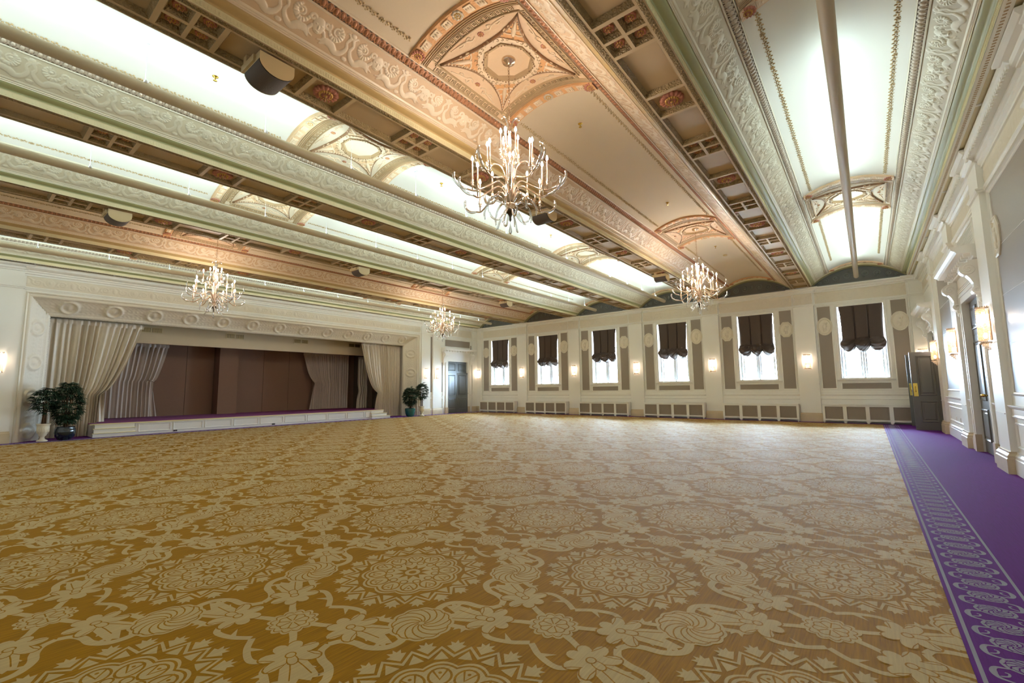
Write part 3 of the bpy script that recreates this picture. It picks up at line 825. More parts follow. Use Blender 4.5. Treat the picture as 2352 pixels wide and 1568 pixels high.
# beams
ROSY = [2.49 + 2.64 * k for k in range(-2, 7)]
FOURY = [3.81 + 2.64 * k for k in range(-2, 6)]
big = MB(); rosette(big, (0, 0, 0), .135, 16, 0, 1, h=.05)
small = MB(); rosette(small, (0, 0, 0), .055, 8, 0, 1, h=.03)
bigs = {'a': None}; smalls = {'a': None}
def place_ros(store, mb, loc, parent):
    if store['a'] is None:
        o = mb.build('rosette', ['ros_red', 'ros_gold'], parent); store['a'] = o
    else:
        o = store['a'].copy(); COL.objects.link(o); o.parent = parent
    o.location = loc
def soffit(mb, x0, x1, edges=True):
    """coffered underside between x0 and x1 (slots 0 ground, 1 rib, 2 bronze leaf)"""
    zt = ZS + .062
    mb.mi = 0
    mb.ngon([(x0, YL0, zt), (x1, YL0, zt), (x1, YE + .2, zt), (x0, YE + .2, zt)])
    mb.mi = 1
    w = .088
    mb.box(x0, x0 + w, YL0, YE + .2, ZS, zt); mb.box(x1 - w, x1, YL0, YE + .2, ZS, zt)
    def coffer(xa, xb, ya, yb):
        """sloped leaf moulding inside a coffer"""
        mb.mi = 2
        i = .03
        P = [(xa, ya), (xb, ya), (xb, yb), (xa, yb)]; Q = [(xa + i, ya + i), (xb - i, ya + i), (xb - i, yb - i), (xa + i, yb - i)]
        b = mb.add([(x, y, ZS + .004) for x, y in P] + [(x, y, zt - .002) for x, y in Q])
        for k in range(4): mb.face((b + k, b + (k + 1) % 4, b + 4 + (k + 1) % 4, b + 4 + k))
    xa, xb = x0 + w, x1 - w
    ys = sorted([(y, 'r') for y in ROSY] + [(y, 'f') for y in FOURY])
    hw = .235
    prev = YL0
    for y, k in ys:
        ya, yb = y - hw, y + hw
        if yb < YL0 or ya > YE: continue
        mb.mi = 1
        mb.box(xa, xb, ya - .025, ya + .02, ZS, zt); mb.box(xa, xb, yb - .02, yb + .025, ZS, zt)
        if prev < ya - .1: coffer(xa, xb, prev, ya - .025)
        if k == 'r': coffer(xa, xb, ya + .02, yb - .02)
        else:
            xm = (xa + xb) / 2
            mb.mi = 1
            mb.box(xm - .018, xm + .018, ya + .02, yb - .02, ZS, zt); mb.box(xa, xm - .018, y - .018, y + .018, ZS, zt); mb.box(xm + .018, xb, y - .018, y + .018, ZS, zt)
            for s1, s2 in ((xa, xm - .018), (xm + .018, xb)):
                coffer(s1, s2, ya + .02, y - .018); coffer(s1, s2, y + .018, yb - .02)
        prev = yb + .025
    if prev < YE: coffer(xa, xb, prev, YE + .2)
beam_label = ['coffered tan ceiling beam nearest the right wall', 'coffered ceiling beam carrying the nearest large loudspeaker', 'coffered ceiling beam midway between the two white vaults',
              'coffered ceiling beam right of the far gold vault carrying small loudspeakers', 'coffered ceiling beam nearest the stage wall']
GUIL = None
for i, xb in enumerate(XB):
    beam = thing('ceiling_beam', beam_label[i], 'beam', (0, 0, 0), kind='structure')
    x0, x1 = XC[i + 1] + 1.235, XC[i] - 1.235
    mb = MB(); soffit(mb, x0, x1)
    mb.build('soffit', ['beam', 'beam_rib', 'beam_dark'], beam)
    for s, xx in ((1, x0 + .012), (-1, x1 - .012)):
        if GUIL is None:
            GUIL = field_mesh('guilloche_band', GH, GP2, NG, lambda S, T, H: (T * .052, YL0 + S, ZS - .0015 - H), 'beam_dark', beam)
            GUIL.location.x = xx; GUIL.scale.x = s
        else:
            o = GUIL.copy(); COL.objects.link(o); o.parent = beam; o.location.x = xx; o.scale.x = s
    for y in ROSY:
        if YL0 + .2 < y < YE: place_ros(bigs, big, (xb, y, ZS + .062), beam)
    for y in FOURY:
        if YL0 + .2 < y < YE:
            for dx in (-.11, .11):
                for dy in (-.118, .118): place_ros(smalls, small, (xb + dx, y + dy, ZS + .062), beam)
# half soffits along the two long walls
for nm, x0, x1, lb in (('ceiling_beam', XC[0] + 1.235, XR + .03, 'narrow half soffit of the ceiling along the right wall cornice'), ('ceiling_beam', XS - .03, XC[5] - 1.235, 'narrow half soffit of the ceiling above the stage wall cornice')):
    mb = MB()
    mb.mi = 0; mb.ngon([(x0, YL0, ZS + .02), (x1, YL0, ZS + .02), (x1, YE + .2, ZS + .02), (x0, YE + .2, ZS + .02)])
    mb.mi = 1
    a, b = (x0, x0 + .09) if x0 > -5 else (x1 - .09, x1)
    mb.box(a, b, YL0, YE + .2, ZS, ZS + .02)
    for y in np.arange(YL0 + 1.2, YE, 1.575):
        mb.box(x0, x1, y - .02, y + .02, ZS + .004, ZS + .02)
    for y in np.arange(YL0, YE, .05):
        mb.mi = 2
        mb.box(a + .03, b - .03, y, y + .018, ZS - .004, ZS)
    o = mb.build(nm, ['fascia', 'cream', 'key']); tag(o, lb, 'beam', kind='structure')
# roof slab keeps daylight out
mb = MB(); mb.box(XS - 4.2, XR + .6, YB - .3, YW + .5, 5.34, 5.4)
tag(mb.build('roof_slab', 'cream'), 'flat roof slab hidden above the vaulted ceiling', 'roof', kind='structure')
# ------------------------------------------------------------------ window wall
PW = .295                       # pilaster half width
PIL = [XC[0] + BAY / 2] + XB + [XC[5] - BAY / 2]
WZ0, WZ1, WHW = 1.41, 3.835, .60
MO = [(0, 0), (0, .016), (.012, .024), (.022, .012), (.03, .012), (.034, 0)]     # panel moulding
RAIL = [(0, .75), (.022, .755), (.03, .775), (.018, .80), (.018, .875), (.04, .89), (.055, .915), (.055, .925), (0, .925)]
ENT_LOW = [(0, 3.945), (.022, 3.95), (.022, 3.97), (.036, 3.985), (.036, 4.005), (.01, 4.015), (0, 4.015)]
CORN = [(0, 4.40), (.03, 4.405), (.03, 4.43), (.06, 4.445), (.075, 4.465), (.075, 4.50), (.13, 4.515), (.17, 4.54), (.17, 4.575), (0, 4.575)]
BASE = [(0, 0), (.05, 0), (.05, .20), (.042, .21), (.042, .245), (.02, .275), (.02, .30), (0, .30)]

wall = thing('wall_window', 'cream panelled wall with six tall windows and a dark lunette over each', 'wall', (0, 0, 0), kind='structure')
mb = MB(WW)
xs = sorted([XS - .2] + [x for xc in XC for x in (xc - WHW, xc + WHW)] + [XR + .3])
for a, b in zip(xs[::2], xs[1::2]): mb.box(a, b, -.42, 0, 0, 5.4)
for xc in XC:
    mb.box(xc - WHW, xc + WHW, -.42, 0, 0, WZ0 - .0); mb.box(xc - WHW, xc + WHW, -.42, 0, WZ1, 5.4)
mb.build('wall_surface', 'cream', wall)
for i, xc in enumerate(XC):
    mb = MB(WW)
    mb.mi = 1
    for s in (-1, 1):
        a, b = sorted((xc + s * .775, xc + s * 1.165))
        mb.box(a, b, 0, .006, 1.11, 3.895)
        mb.mi = 0; mb.frame(a - .02, b + .02, 1.09, 3.915, MO); mb.mi = 1
    mb.box(xc - .63, xc + .63, 0, .006, 1.085, 1.29)
    mb.mi = 0
    mb.frame(xc - .65, xc + .65, 1.065, 1.31, MO)
    mb.frame(xc - 1.235, xc + 1.235, 1.0, 3.94, [(0, 0), (0, .014), (.012, .014), (.02, 0)])
    mb.frame(xc - WHW - .07, xc + WHW + .07, WZ0 - .02, WZ1 + .07, [(0, 0), (0, .02), (.016, .028), (.03, .018), (.055, .018), (.07, 0)])
    mb.bar(RAIL, xc - BAY / 2 + PW, xc + BAY / 2 - PW)
    mb.bar([(o, z) for o, z in ENT_LOW], xc - BAY / 2 + PW, xc + BAY / 2 - PW)
    mb.bar(CORN, xc - BAY / 2 + PW, xc + BAY / 2 - PW)
    mb.bar(BASE, xc - BAY / 2 + PW, xc + BAY / 2 - PW)
    mb.build('wainscot', ['cream', 'taupe'], wall)
for k, xp in enumerate(PIL):
    mb = MB(WW); D = .085
    mb.box(xp - PW, xp + PW, 0, D, 0, 4.58)
    for pr in (ENT_LOW, CORN):
        mb.sweep([[(xp - PW - o * .0 - (o if o else 0), D * 0, z) for o, z in pr], [(xp - PW - o, D + o, z) for o, z in pr], [(xp + PW + o, D + o, z) for o, z in pr], [(xp + PW + o, 0, z) for o, z in pr]], closed=True)
    mb.mi = 1
    mb.sweep([[(xp - PW - o * .6, 0, z) for o, z in BASE], [(xp - PW - o * .6, D + o * .6, z) for o, z in BASE], [(xp + PW + o * .6, D + o * .6, z) for o, z in BASE], [(xp + PW + o * .6, 0, z) for o, z in BASE]], closed=True)
    mb.build('pilaster', ['cream', 'marble'], wall)
# plaster reliefs on the taupe panels: ovals and octagons
def roundel(mb, cx, cz, rx, rz, n, ph, depth=.03):
    R = lambda k, o: [(cx + rx * k * cos(ph + 2 * PI * i / n), o, cz + rz * k * sin(ph + 2 * PI * i / n)) for i in range(n)]
    mb.sweep([R(1, 0), R(1, depth), R(.93, depth + .008), R(.88, depth - .006), R(.82, depth - .004), R(.8, depth + .006), R(.74, depth - .008), R(.4, depth - .002), R(.05, depth)], closed=True)
    mb.smooth = True
    for dx, dz, a, b in ((0, .3, .13, .14), (0, .0, .2, .26), (-.22, -.1, .1, .24), (.22, .08, .1, .22), (-.08, -.38, .1, .2), (.12, -.36, .1, .2), (.3, .35, .08, .12)):
        mb.ball((cx + dx * rx, depth, cz + dz * rz), (a * rx, .018, b * rz), 10, 6)
    mb.smooth = False
shape = [('oval', 'oval'), ('oct', 'oct'), ('oval', 'oval'), ('oct', 'oct'), ('oval', 'oval'), ('oct', 'oct')]
for i, xc in enumerate(XC):
    for s in (-1, 1):
        mb = MB(WW)
        if i % 2 == 0: roundel(mb, xc + s * .97, 3.205, .222, .305, 32, 0)
        else: roundel(mb, xc + s * .97, 3.205, .232, .292, 8, PI / 8)
        mb.build('relief_medallion', 'cream_relief', wall)
# low relief scroll frieze between architrave and cornice
def scroll_relief():
    p, w = .9, .36
    E = []
    for s in (-1, 1):
        E.append(('tube', spiral(p / 2 + s * .24, .18, .01, .11, 1.6, 0, 26, s), [.012, .02], .45))
        E.append(('tube', spline([(p / 2 + s * .13, .18), (p / 2 + s * .09, .08), (p / 2, .05)], 5), [.02, .014], .45))
        E.append(('tube', spline([(p / 2 + s * .34, .24), (p / 2 + s * .4, .3), (p / 2 + s * .45, .26)], 5), [.02, .012], .45))
    E += [('ell', p / 2, .19, .09, .13, .012), ('ell', p / 2, .2, .04, .07, .02), ('ell', 0, .18, .05, .1, .014)]
    return relief(p, w, 54, 24, E), p
SH, SP = scroll_relief()
WFR = None
for i, xc in enumerate(XC):
    L = BAY - 2 * PW - .1
    if WFR is None:
        WFR = field_mesh('relief_frieze', SH, L / 3, 3, lambda S, T, H: (S - L / 2, -(.001 + H * .8), 4.02 + T * .375), 'cream_relief', wall)
        WFR.location = (xc, YW, 0)
    else:
        o = WFR.copy(); COL.objects.link(o); o.parent = wall; o.location = (xc, YW, 0)
for xp in PIL[1:-1]:
    L2 = 2 * PW
    if xp == PIL[1]:
        PFR = field_mesh('relief_frieze', SH, L2 - .04, 1, lambda S, T, H: (S - L2 / 2 + .02, -(.086 + H * .8), 4.02 + T * .375), 'cream_relief', wall); PFR.location = (xp, YW, 0)
    else:
        o = PFR.copy(); COL.objects.link(o); o.parent = wall; o.location = (xp, YW, 0)

# windows 1..6 from the far corner
place = ['in the far corner beside the stage wall door', 'second from the far corner, its left roundels eight-sided', 'third from the far corner', 'fourth from the far corner behind the far chandelier', 'between the last two pilasters before the right corner bay', 'in the bay nearest the open door on the right']
order = [5, 4, 3, 2, 1, 0]
winlab = ['casement window with white mullion, first bay from the stage corner', 'casement window with white mullion, second bay from the stage corner', 'casement window with white mullion, third bay from the stage corner',
          'casement window with white mullion, third bay from the right corner', 'casement window with white mullion, second bay from the right corner', 'casement window with white mullion, bay beside the open brown door']
for n, bi in enumerate(order):
    xc = XC[bi]
    w = thing('window_%d' % (n + 1), winlab[n], 'window', (xc, YW, WZ0), kind='structure')
    f = lambda x, o, z: (xc + x, YW - o, z)
    mb = MB(f)
    for a, b in ((-WHW, -WHW + .045), (WHW - .045, WHW), (-.03, .03)): mb.box(a, b, -.36, -.28, WZ0, WZ1)
    for a, b in ((WZ0, WZ0 + .05), (WZ1 - .05, WZ1), (3.0, 3.04)): mb.box(-WHW + .045, WHW - .045, -.355, -.285, a, b)
    for s in (-1, 1):
        mb.box(*sorted((s * .035, s * .085)), -.345, -.295, WZ0 + .09, WZ1 - .09)
        mb.box(*sorted((s * .475, s * .525)), -.345, -.295, WZ0 + .09, WZ1 - .09)
    mb.build('window_frame', 'white', w, (xc, YW, WZ0))
    mb = MB(f); mb.box(-WHW + .07, WHW - .07, -.325, -.319, WZ0 + .08, WZ1 - .08)
    mb.build('pane', 'pane', w, (xc, YW, WZ0))
    mb = MB(f)
    mb.sweep([[(-.74, 0, WZ0 - .065), (-.74, .03, WZ0 - .06), (-.74, .04, WZ0 - .03), (-.74, .075, WZ0 - .02), (-.74, .075, WZ0), (-.74, 0, WZ0)], [(.74, 0, WZ0 - .065), (.74, .03, WZ0 - .06), (.74, .04, WZ0 - .03), (.74, .075, WZ0 - .02), (.74, .075, WZ0), (.74, 0, WZ0)]], closed=True, caps=True)
    mb.box(-WHW + .002, WHW - .002, -.28, 0, WZ0 + .001, WZ0 + .006)
    mb.build('sill', 'cream', w, (xc, YW, WZ0))

# balloon shades
def shade_mesh(drop, seed, lift):
    r = random.Random(seed); ph = [r.uniform(0, 6) for _ in range(6)]
    mb = MB(); mb.smooth = True
    W = .57; NU, NV = 84, 84
    zt = WZ1 - .012; zb = zt - drop
    def P(a, b):
        x = -W + 2 * W * a; f = (a * 3) % 1.0 if a < 1 else 1.0
        p = min(int(a * 3), 2)
        top = .60 + (.0 if p != 1 else lift)
        edge = sin(PI * f) ** .6                      # 0 at pleats, 1 mid panel
        pleat = math.exp(-((f if f < .5 else 1 - f) / .045) ** 2)
        if a < .02 or a > .98: pleat *= .2
        if b < top:
            t = b / top
            z = zt - (drop - .44) * t * (1.0)
            o = .06 - pleat * .10 * (.35 + .65 * t) + .012 * edge * t
            x2 = x * (1 - .05 * sin(PI * .5 * t) ) + .008 * sin(3 * t + p)
        else:
            t = (b - top) / (1 - top)
            ang = PI * 1.25 * t
            belly = (.07 + .16 * edge)
            z = zt - (drop - .44) - (.50 * t ** .8) * (.62 + .38 * edge) + (0 if t < .8 else (t - .8) * .25)
            o = .05 + belly * sin(ang) + .034 * sin(15 * t + 3.2 * sin(9 * a + ph[0]) + ph[p]) * edge + .018 * sin(29 * t + 17 * sin(4 * a + ph[1]) + ph[3]) + .010 * sin(40 * a + 11 * t + ph[4])
            x2 = x * (1 - .05 + .10 * sin(PI * t)) + .008 * sin(3 + p)
            if t < .14: o += .02 * sin(PI * t / .14)
        return (x2, -o - .02, z)
    mb.grid(P, NU, NV)
    mb.box(-W - .0, W + .0, -.075, -.01, zt - .0, zt + .012)
    return mb
shlab = ['dark brown balloon shade in the first window from the stage corner', 'dark brown balloon shade in the second window from the stage corner', 'dark brown balloon shade in the third window from the stage corner',
         'dark brown balloon shade in the third window from the right corner', 'dark brown balloon shade in the second window from the right corner', 'dark brown balloon shade with a raised middle pouf, beside the open brown door']
drops = [1.50, 1.52, 1.47, 1.46, 1.50, 1.52]
for n, bi in enumerate(order):
    o = shade_mesh(drops[n], n, -.10 if n == 5 else (.02 * (n % 3))).build('window_shade', 'shade', None, (0, 0, WZ1))
    o.location = (XC[bi] + .015 * (n % 2), YW + .10, WZ1)
    tag(o, shlab[n], 'shade', 'balloon shades in the tall windows')

# radiator covers
def radiator(n, x0, x1, label):
    w = x1 - x0; t = thing('radiator_cover', label, 'radiator cover', ((x0 + x1) / 2, YW - .17, 0), group='radiator covers below the windows')
    o0 = ((x0 + x1) / 2, YW - .17, 0)
    mb = MB(WW); H = .60; D0, D1 = .02, .33
    mb.box(x0, x1, D0 + .04, D1 + .02, H - .025, H)                     # lid
    mb.box(x0, x0 + .015, D0 + .04, D1 - .02, .05, H - .025); mb.box(x1 - .015, x1, D0 + .04, D1 - .02, .05, H - .025)
    mb.box(x0 + .015, x1 - .015, D1 - .02, D1, H - .075, H - .025); mb.box(x0 + .015, x1 - .015, D1 - .02, D1, .075, .13)
    pw = (w - .03) / 4
    for k in range(5):
        c = x0 + .015 + pw * k
        a, b = max(x0, c - .05), min(x1, c + .05)
        mb.box(a, b, D1 - .02, D1, .13, H - .075)
        mb.sweep([[(a, D1 - .03, .075), (b, D1 - .03, .075), (b - .02, D1 - .03, .0), (a + .02, D1 - .03, .0)], [(a, D1, .075), (b, D1, .075), (b - .02, D1, 0), (a + .02, D1, 0)]], closed=True, caps=True)
    mb.build('case', 'cream', t, o0)
    for k in range(4):
        a = x0 + .015 + pw * k + .05; b = a + pw - .10
        mb = MB(WW)
        mb.box(a, b, D1 - .022, D1 - .014, .13, H - .075)
        for q in range(18):
            xx = a + (b - a) * (q + .5) / 18; mb.box(xx - .005, xx + .005, D1 - .014, D1 - .008, .135, H - .08)
        mb.frame(a, b, .13, H - .075, [(0, D1 - .014), (0, D1 + .004), (.012, D1), (.016, D1 - .012)])
        mb.build('grille', 'grille_taupe', t, o0)
radlab = ['white radiator cover with four taupe grilles, first from the stage corner', 'white radiator cover with four taupe grilles, second from the stage corner', 'white radiator cover with four taupe grilles, third from the stage corner',
          'white radiator cover with four taupe grilles, third from the open door', 'white radiator cover with four taupe grilles, second from the open door', 'white radiator cover with four taupe grilles, beside the open brown door']
for n, bi in enumerate(order):
    radiator(n, XC[bi] - 1.2, XC[bi] + 1.2 - (.06 if bi == 0 else 0), radlab[n])

# ------------------------------------------------------------------ right wall (runs along world y)
wr = thing('wall_right', 'cream panelled right wall with pilasters, dado rail and door cases', 'wall', (0, 0, 0), kind='structure')
D2 = (10.2, 11.68); D3 = (16.42, 17.74); DH = 2.70
mb = MB(RW)
ys = [YB - .3, D2[0], D2[1], D3[0], D3[1], YW + .4]
for a, b in zip(ys[::2], ys[1::2]): mb.box(a, b, -.3, 0, 0, 5.4)
for d in (D2, D3): mb.box(d[0], d[1], -.3, 0, DH, 5.4)
mb.build('wall_surface', 'cream', wr)
RP = [9.35 + 3.15 * k for k in range(-4, 3)]            # pilasters
HPW = .31; DP = .075
for yp in RP:
    mb = MB(RW)
    mb.box(yp - HPW, yp + HPW, 0, DP, 0, 4.56)
    for pr in (ENT_LOW, CORN):
        mb.sweep([[(yp - HPW - o, 0, z) for o, z in pr], [(yp - HPW - o, DP + o, z) for o, z in pr], [(yp + HPW + o, DP + o, z) for o, z in pr], [(yp + HPW + o, 0, z) for o, z in pr]], closed=True)
    mb.box(yp - HPW + .03, yp + HPW - .03, DP, DP + .012, .80, .815)
    mb.mi = 1
    mb.sweep([[(yp - HPW - o * .7, 0, z) for o, z in BASE], [(yp - HPW - o * .7, DP + o, z) for o, z in BASE], [(yp + HPW + o * .7, DP + o, z) for o, z in BASE], [(yp + HPW + o * .7, 0, z) for o, z in BASE]], closed=True)
    mb.build('pilaster', ['cream', 'marble'], wr)
RFR = None
CORN_R = [(0, 4.30), (.02, 4.305), (.02, 4.34), (.05, 4.36), (.05, 4.40), (.08, 4.42), (.08, 4.45), (.15, 4.47), (.19, 4.5), (.19, 4.58), (0, 4.58)]
for k in range(len(RP)):
    a = RP[k] + HPW; b = RP[k + 1] - HPW if k + 1 < len(RP) else YW
    mb = MB(RW)
    isdoor = k in (4, 6)
    if not isdoor:
        mb.bar(RAIL, a, b); mb.bar(BASE, a, b)
    mb.bar(ENT_LOW, a, b); mb.bar(CORN_R, a, b)
    n = int((b - a) / .075)
    for q in range(n):
        y = a + (b - a) * (q + .5) / n; mb.box(y - .02, y + .02, .15, .175, 4.42, 4.465)
    if not isdoor:
        mb.mi = 1; mb.box(a + .22, b - .22, 0, .006, 1.09, 3.86); mb.mi = 0
        mb.frame(a + .19, b - .19, 1.06, 3.89, [(0, 0), (0, .03), (.014, .04), (.026, .02), (.04, .016), (.05, 0)])
        mb.frame(a + .10, b - .10, .36, .70, MO)
        for z in (1.75, 2.4, 3.05): mb.box(a + .22, b - .22, .006, .008, z, z + .004)
    else:
        mb.mi = 1
        for d0, d1 in (((a + .08, D2[0] - .30), (D2[1] + .30, b - .08)) if k == 4 else ()):
            if d1 - d0 > .05: mb.box(d0, d1, 0, .006, 1.09, 3.2)
        mb.mi = 0
        for d0, d1 in ((a, (D2 if k == 4 else D3)[0] - .17), ((D2 if k == 4 else D3)[1] + .17, b)):
            if d1 > d0: mb.bar(RAIL, d0, d1); mb.bar(BASE, d0, d1)
    mb.build('wainscot', ['cream', 'taupe'], wr)
    L = b - a - .04; nn = max(1, round(L / .85))
    field_mesh('relief_frieze', SH, L / nn, nn, lambda S, T, H, a=a: (XR - .001 - H * .8, a + .02 + S, 4.02 + T * .28), 'cream_relief', wr)
    if not isdoor:
        for yy in ((b - .33,) if b < 15 else (a + .3,)):
            mb = MB(RW); roundel(mb, yy, 3.2, .23, .30, 8, PI / 8, .022); mb.build('relief_medallion', 'cream_relief', wr)
# pierced plaster grilles over the door cases
for d, lb in ((D2, 'grille'),):
    mb = MB(RW); c = (d[0] + d[1]) / 2
    mb.mi = 1; mb.box(c - .75, c + .75, 0, .004, 3.5, 3.86); mb.mi = 0
    mb.frame(c - .8, c + .8, 3.46, 3.9, MO)
    for q in range(46):
        x = c - .75 + 1.5 * q / 45; mb.box(x - .006, x + .006, .004, .012, 3.5, 3.86)
    for q in range(12):
        z = 3.5 + .36 * q / 11; mb.box(c - .75, c + .75, .004, .014, z - .006, z + .006)
    mb.build('pierced_grille', ['cream', 'beam_dark'], wr)

# door cases with bracketed cornices
def door_case(parent, f, x0, x1, H, o0):
    """architrave, consoles and cornice; f maps (along, out, up)"""
    mb = MB(f); w = .15
    def jamb(a, b, sgn):
        mb.box(a, b, 0, .045, .0, H + w)
    mb.box(x0 - w, x0, 0, .045, .3, H + w); mb.box(x1, x1 + w, 0, .045, .3, H + w); mb.box(x0, x1, 0, .045, H, H + w)
    mb.box(x0 - w - .012, x0 - w + .03, 0, .062, .3, H + w + .012); mb.box(x1 + w - .03, x1 + w + .012, 0, .062, .3, H + w + .012); mb.box(x0 - w + .03, x1 + w - .03, 0, .062, H + w - .03, H + w + .012)
    mb.box(x0 - .035, x0 + .004, -.02, .055, .31, H - .004); mb.box(x1 - .004, x1 + .035, -.02, .055, .31, H - .004); mb.box(x0 - .035, x1 + .035, -.02, .055, H - .004, H + .035)
    mb.box(x0 - w - .2, x0 - w - .02, 0, .03, .3, H + .1); mb.box(x1 + w + .02, x1 + w + .2, 0, .03, .3, H + .1)
    mb.mi = 1
    mb.box(x0 - w - .015, x0 + .006, -.02, .07, 0, .31); mb.box(x1 - .006, x1 + w + .015, -.02, .07, 0, .31)
    mb.mi = 0
    # frieze board and reeding
    X0, X1 = x0 - w - .03, x1 + w + .03
    mb.box(X0, X1, 0, .05, H + w + .012, H + .62)
    for z in (H + .2, H + .235, H + .27): mb.box(X0 + .04, X1 - .04, .05, .062, z, z + .02)
    # cornice
    E0, E1 = x0 - w - .30, x1 + w + .30; z = H + .46
    pr = [(0, z), (.10, z + .005), (.10, z + .04), (.12, z + .045), (.12, z + .085), (.28, z + .10), (.30, z + .13), (.34, z + .155), (.35, z + .19), (.35, z + .205), (0, z + .225)]
    mb.bar(pr, E0, E1)
    n = 12
    for q in range(n):
        c = E0 + (E1 - E0) * (q + .5) / n; mb.box(c - .03, c + .03, .12, .20, z + .045, z + .098)
    mb.build('architrave', ['cream', 'marble'], parent, o0)
    # scrolled consoles
    for s, xm in ((-1, x0 - w - .13), (1, x1 + w + .13)):
        mb = MB(f); hw = .085
        up_ = [(.16 + .105 * cos(q), H + .315 + .105 * sin(q)) for q in np.linspace(PI * .5, -PI * .42, 12)]
        low = [(.085 + .06 * cos(q), H - .03 + .06 * sin(q)) for q in np.linspace(PI * .3, -PI * .5, 8)]
        prof = [(0, H + .45), (.16, H + .45)] + up_ + [(.15, H + .16), (.118, H + .08)] + low + [(0, H - .09)]
        mb.sweep([[(xm - hw, o, z) for o, z in prof], [(xm + hw, o, z) for o, z in prof]], closed=True, caps=True)
        for q in (-1, 1):
            for c, r, n2 in (((.16, H + .315), .09, 1.9), ((.085, H - .03), .05, 1.4)):
                pts = spiral(c[0], c[1], .008, r, n2, 0, 26, 1)
                mb.tube([(xm + q * hw, o, z) for o, z in pts], .011, 5)
        mb.smooth = True
        mb.ball((xm, .05, H - .10), (.06, .045, .05), 8, 5); mb.ball((xm, .045, H - .17), (.04, .035, .05), 8, 5)
        mb.build('console', 'cream', parent, o0)

def panel_leaf(mb, x0, x1, z0, z1, oo, th, panels):
    """door leaf with sunk moulded panels on both faces"""
    mb.box(x0, x1, oo - th, oo, z0, z1)
    for a, b, c, d in panels:
        for side in (0, 1):
            base = oo if not side else oo - th
            sg = 1 if not side else -1
            mb.frame(a, b, c, d, [(0, base), (.006, base + sg * .016), (.02, base + sg * .02), (.035, base + sg * .006), (.04, base + sg * .002)])
            mb.frame(a + .06, b - .06, c + .06, d - .06, [(0, base + sg * .0), (.02, base + sg * .010), (.03, base + sg * .010), (min((b - a), (d - c)) / 2 - .07, base + sg * .010)])

def door_set(name, label, f, x0, x1, H, leafm, split, ajar=None, o0=None):
    d = thing(name, label, 'door', (0, 0, 0), kind='structure')
    door_case(d, f, x0, x1, H, (0, 0, 0))
    w = (x1 - x0) / 2
    # transom panels
    for k in range(2):
        a = x0 + w * k
        mb = MB(f); panel_leaf(mb, a + .003, a + w - .003, split + .004, H, -.05, .045, [(a + .1, a + w - .1, split + .1, H - .1)])
        mb.build('transom_panel', leafm, d)
    return d, w

# door_2: closed pair on the right wall
d2, w2 = door_set('door_2', 'tall grey brown double door standing closed beside the nearest crystal sconce', RW, D2[0], D2[1], DH, 'door_brown', 2.09)
for k in range(2):
    a = D2[0] + w2 * k
    mb = MB(RW); panel_leaf(mb, a + .003, a + w2 - .003, .012, 2.09, -.05, .045, [(a + .1, a + w2 - .1, .92, 1.98), (a + .1, a + w2 - .1, .22, .78)])
    lf = mb.build('door_leaf', 'door_brown', d2)
    mb = MB(RW); xx = a + (w2 - .06 if k == 0 else .06)
    mb.tube([(xx, -.05, 1.02), (xx, -.0, 1.02)], .012, 8); mb.ball((xx, .01, 1.02), .028, 10, 6); mb.build('door_handle', 'brass', lf)
# dark void behind the door opening
mb = MB(RW); mb.box(D2[0] - .1, D2[1] + .1, -.2, -.12, 0, DH + .1); mb.build('backing', 'black', d2)

# door_3: pair folded open into the room at the far end
d3 = thing('door_3', 'grey brown double door with both leaves swung open near the window corner', 'door', (0, 0, 0), kind='structure')
door_case(d3, RW, D3[0], D3[1], DH, (0, 0, 0))
w3 = (D3[1] - D3[0]) / 2
for k in range(2):
    a = D3[0] + w3 * k
    mb = MB(RW); panel_leaf(mb, a + .003, a + w3 - .003, 2.094, DH, -.05, .045, [(a + .1, a + w3 - .1, 2.19, DH - .1)]); mb.build('transom_panel', 'door_brown', d3)
def swung(yh, x1, x0, ):
    return lambda a, o, z: (XR + .02 - a, yh + o, z)
for yh, nm in ((16.24, 'near'), (17.72, 'far')):
    f = lambda a, o, z, yh=yh: (XR - .02 - a, yh - o, z)
    mb = MB(f); L = .58
    panel_leaf(mb, .0, L, .012, 2.085, 0, .045, [(.09, L - .13, .92, 1.98), (.09, L - .13, .22, .78)])
    lf = mb.build('door_leaf', 'door_brown', d3)
    mb = MB(f); mb.box(L - .115, L - .025, 0, .006, .90, 1.25); mb.build('push_plate', 'brass', lf)
    mb = MB(f); mb.tube([(L - .07, .004, 1.02), (L - .07, .03, 1.03), (L - .07, .04, 1.07), (L - .07, .04, 1.11), (L - .07, .03, 1.15), (L - .07, .004, 1.16)], .010, 8); mb.build('pull_handle', 'brass', lf)
mb = MB(); mb.box(XR + .3, XR + 2.2, 16.0, 18.2, -.05, 0); mb.mi = 1
mb.box(XR + 2.2, XR + 2.3, 16.0, 18.2, 0, 2.8); mb.box(XR + .28, XR + 2.3, 15.9, 16.0, 0, 2.8); mb.box(XR + .28, XR + 2.3, 18.2, 18.3, 0, 2.8); mb.box(XR + .28, XR + 2.3, 15.9, 18.3, 2.8, 2.9)
tag(mb.build('wall_corridor', ['purple', 'cream']), 'short cream corridor beyond the open double door', 'wall', kind='structure')
# small plates low on the right wall
for y, z, lb in ((13.75, .43, 'small white outlet plate low on the right wall, nearer the closed door'), (14.35, .43, 'small white outlet plate low on the right wall, nearer the open door')):
    mb = MB(RW); mb.box(y - .035, y + .035, 0, .008, z - .055, z + .055); mb.box(y - .012, y + .012, .008, .012, z - .03, z - .01); mb.box(y - .012, y + .012, .008, .012, z + .01, z + .03)
    tag(mb.build('outlet_plate', 'plate', None, (XR, y, z)), lb, 'outlet')

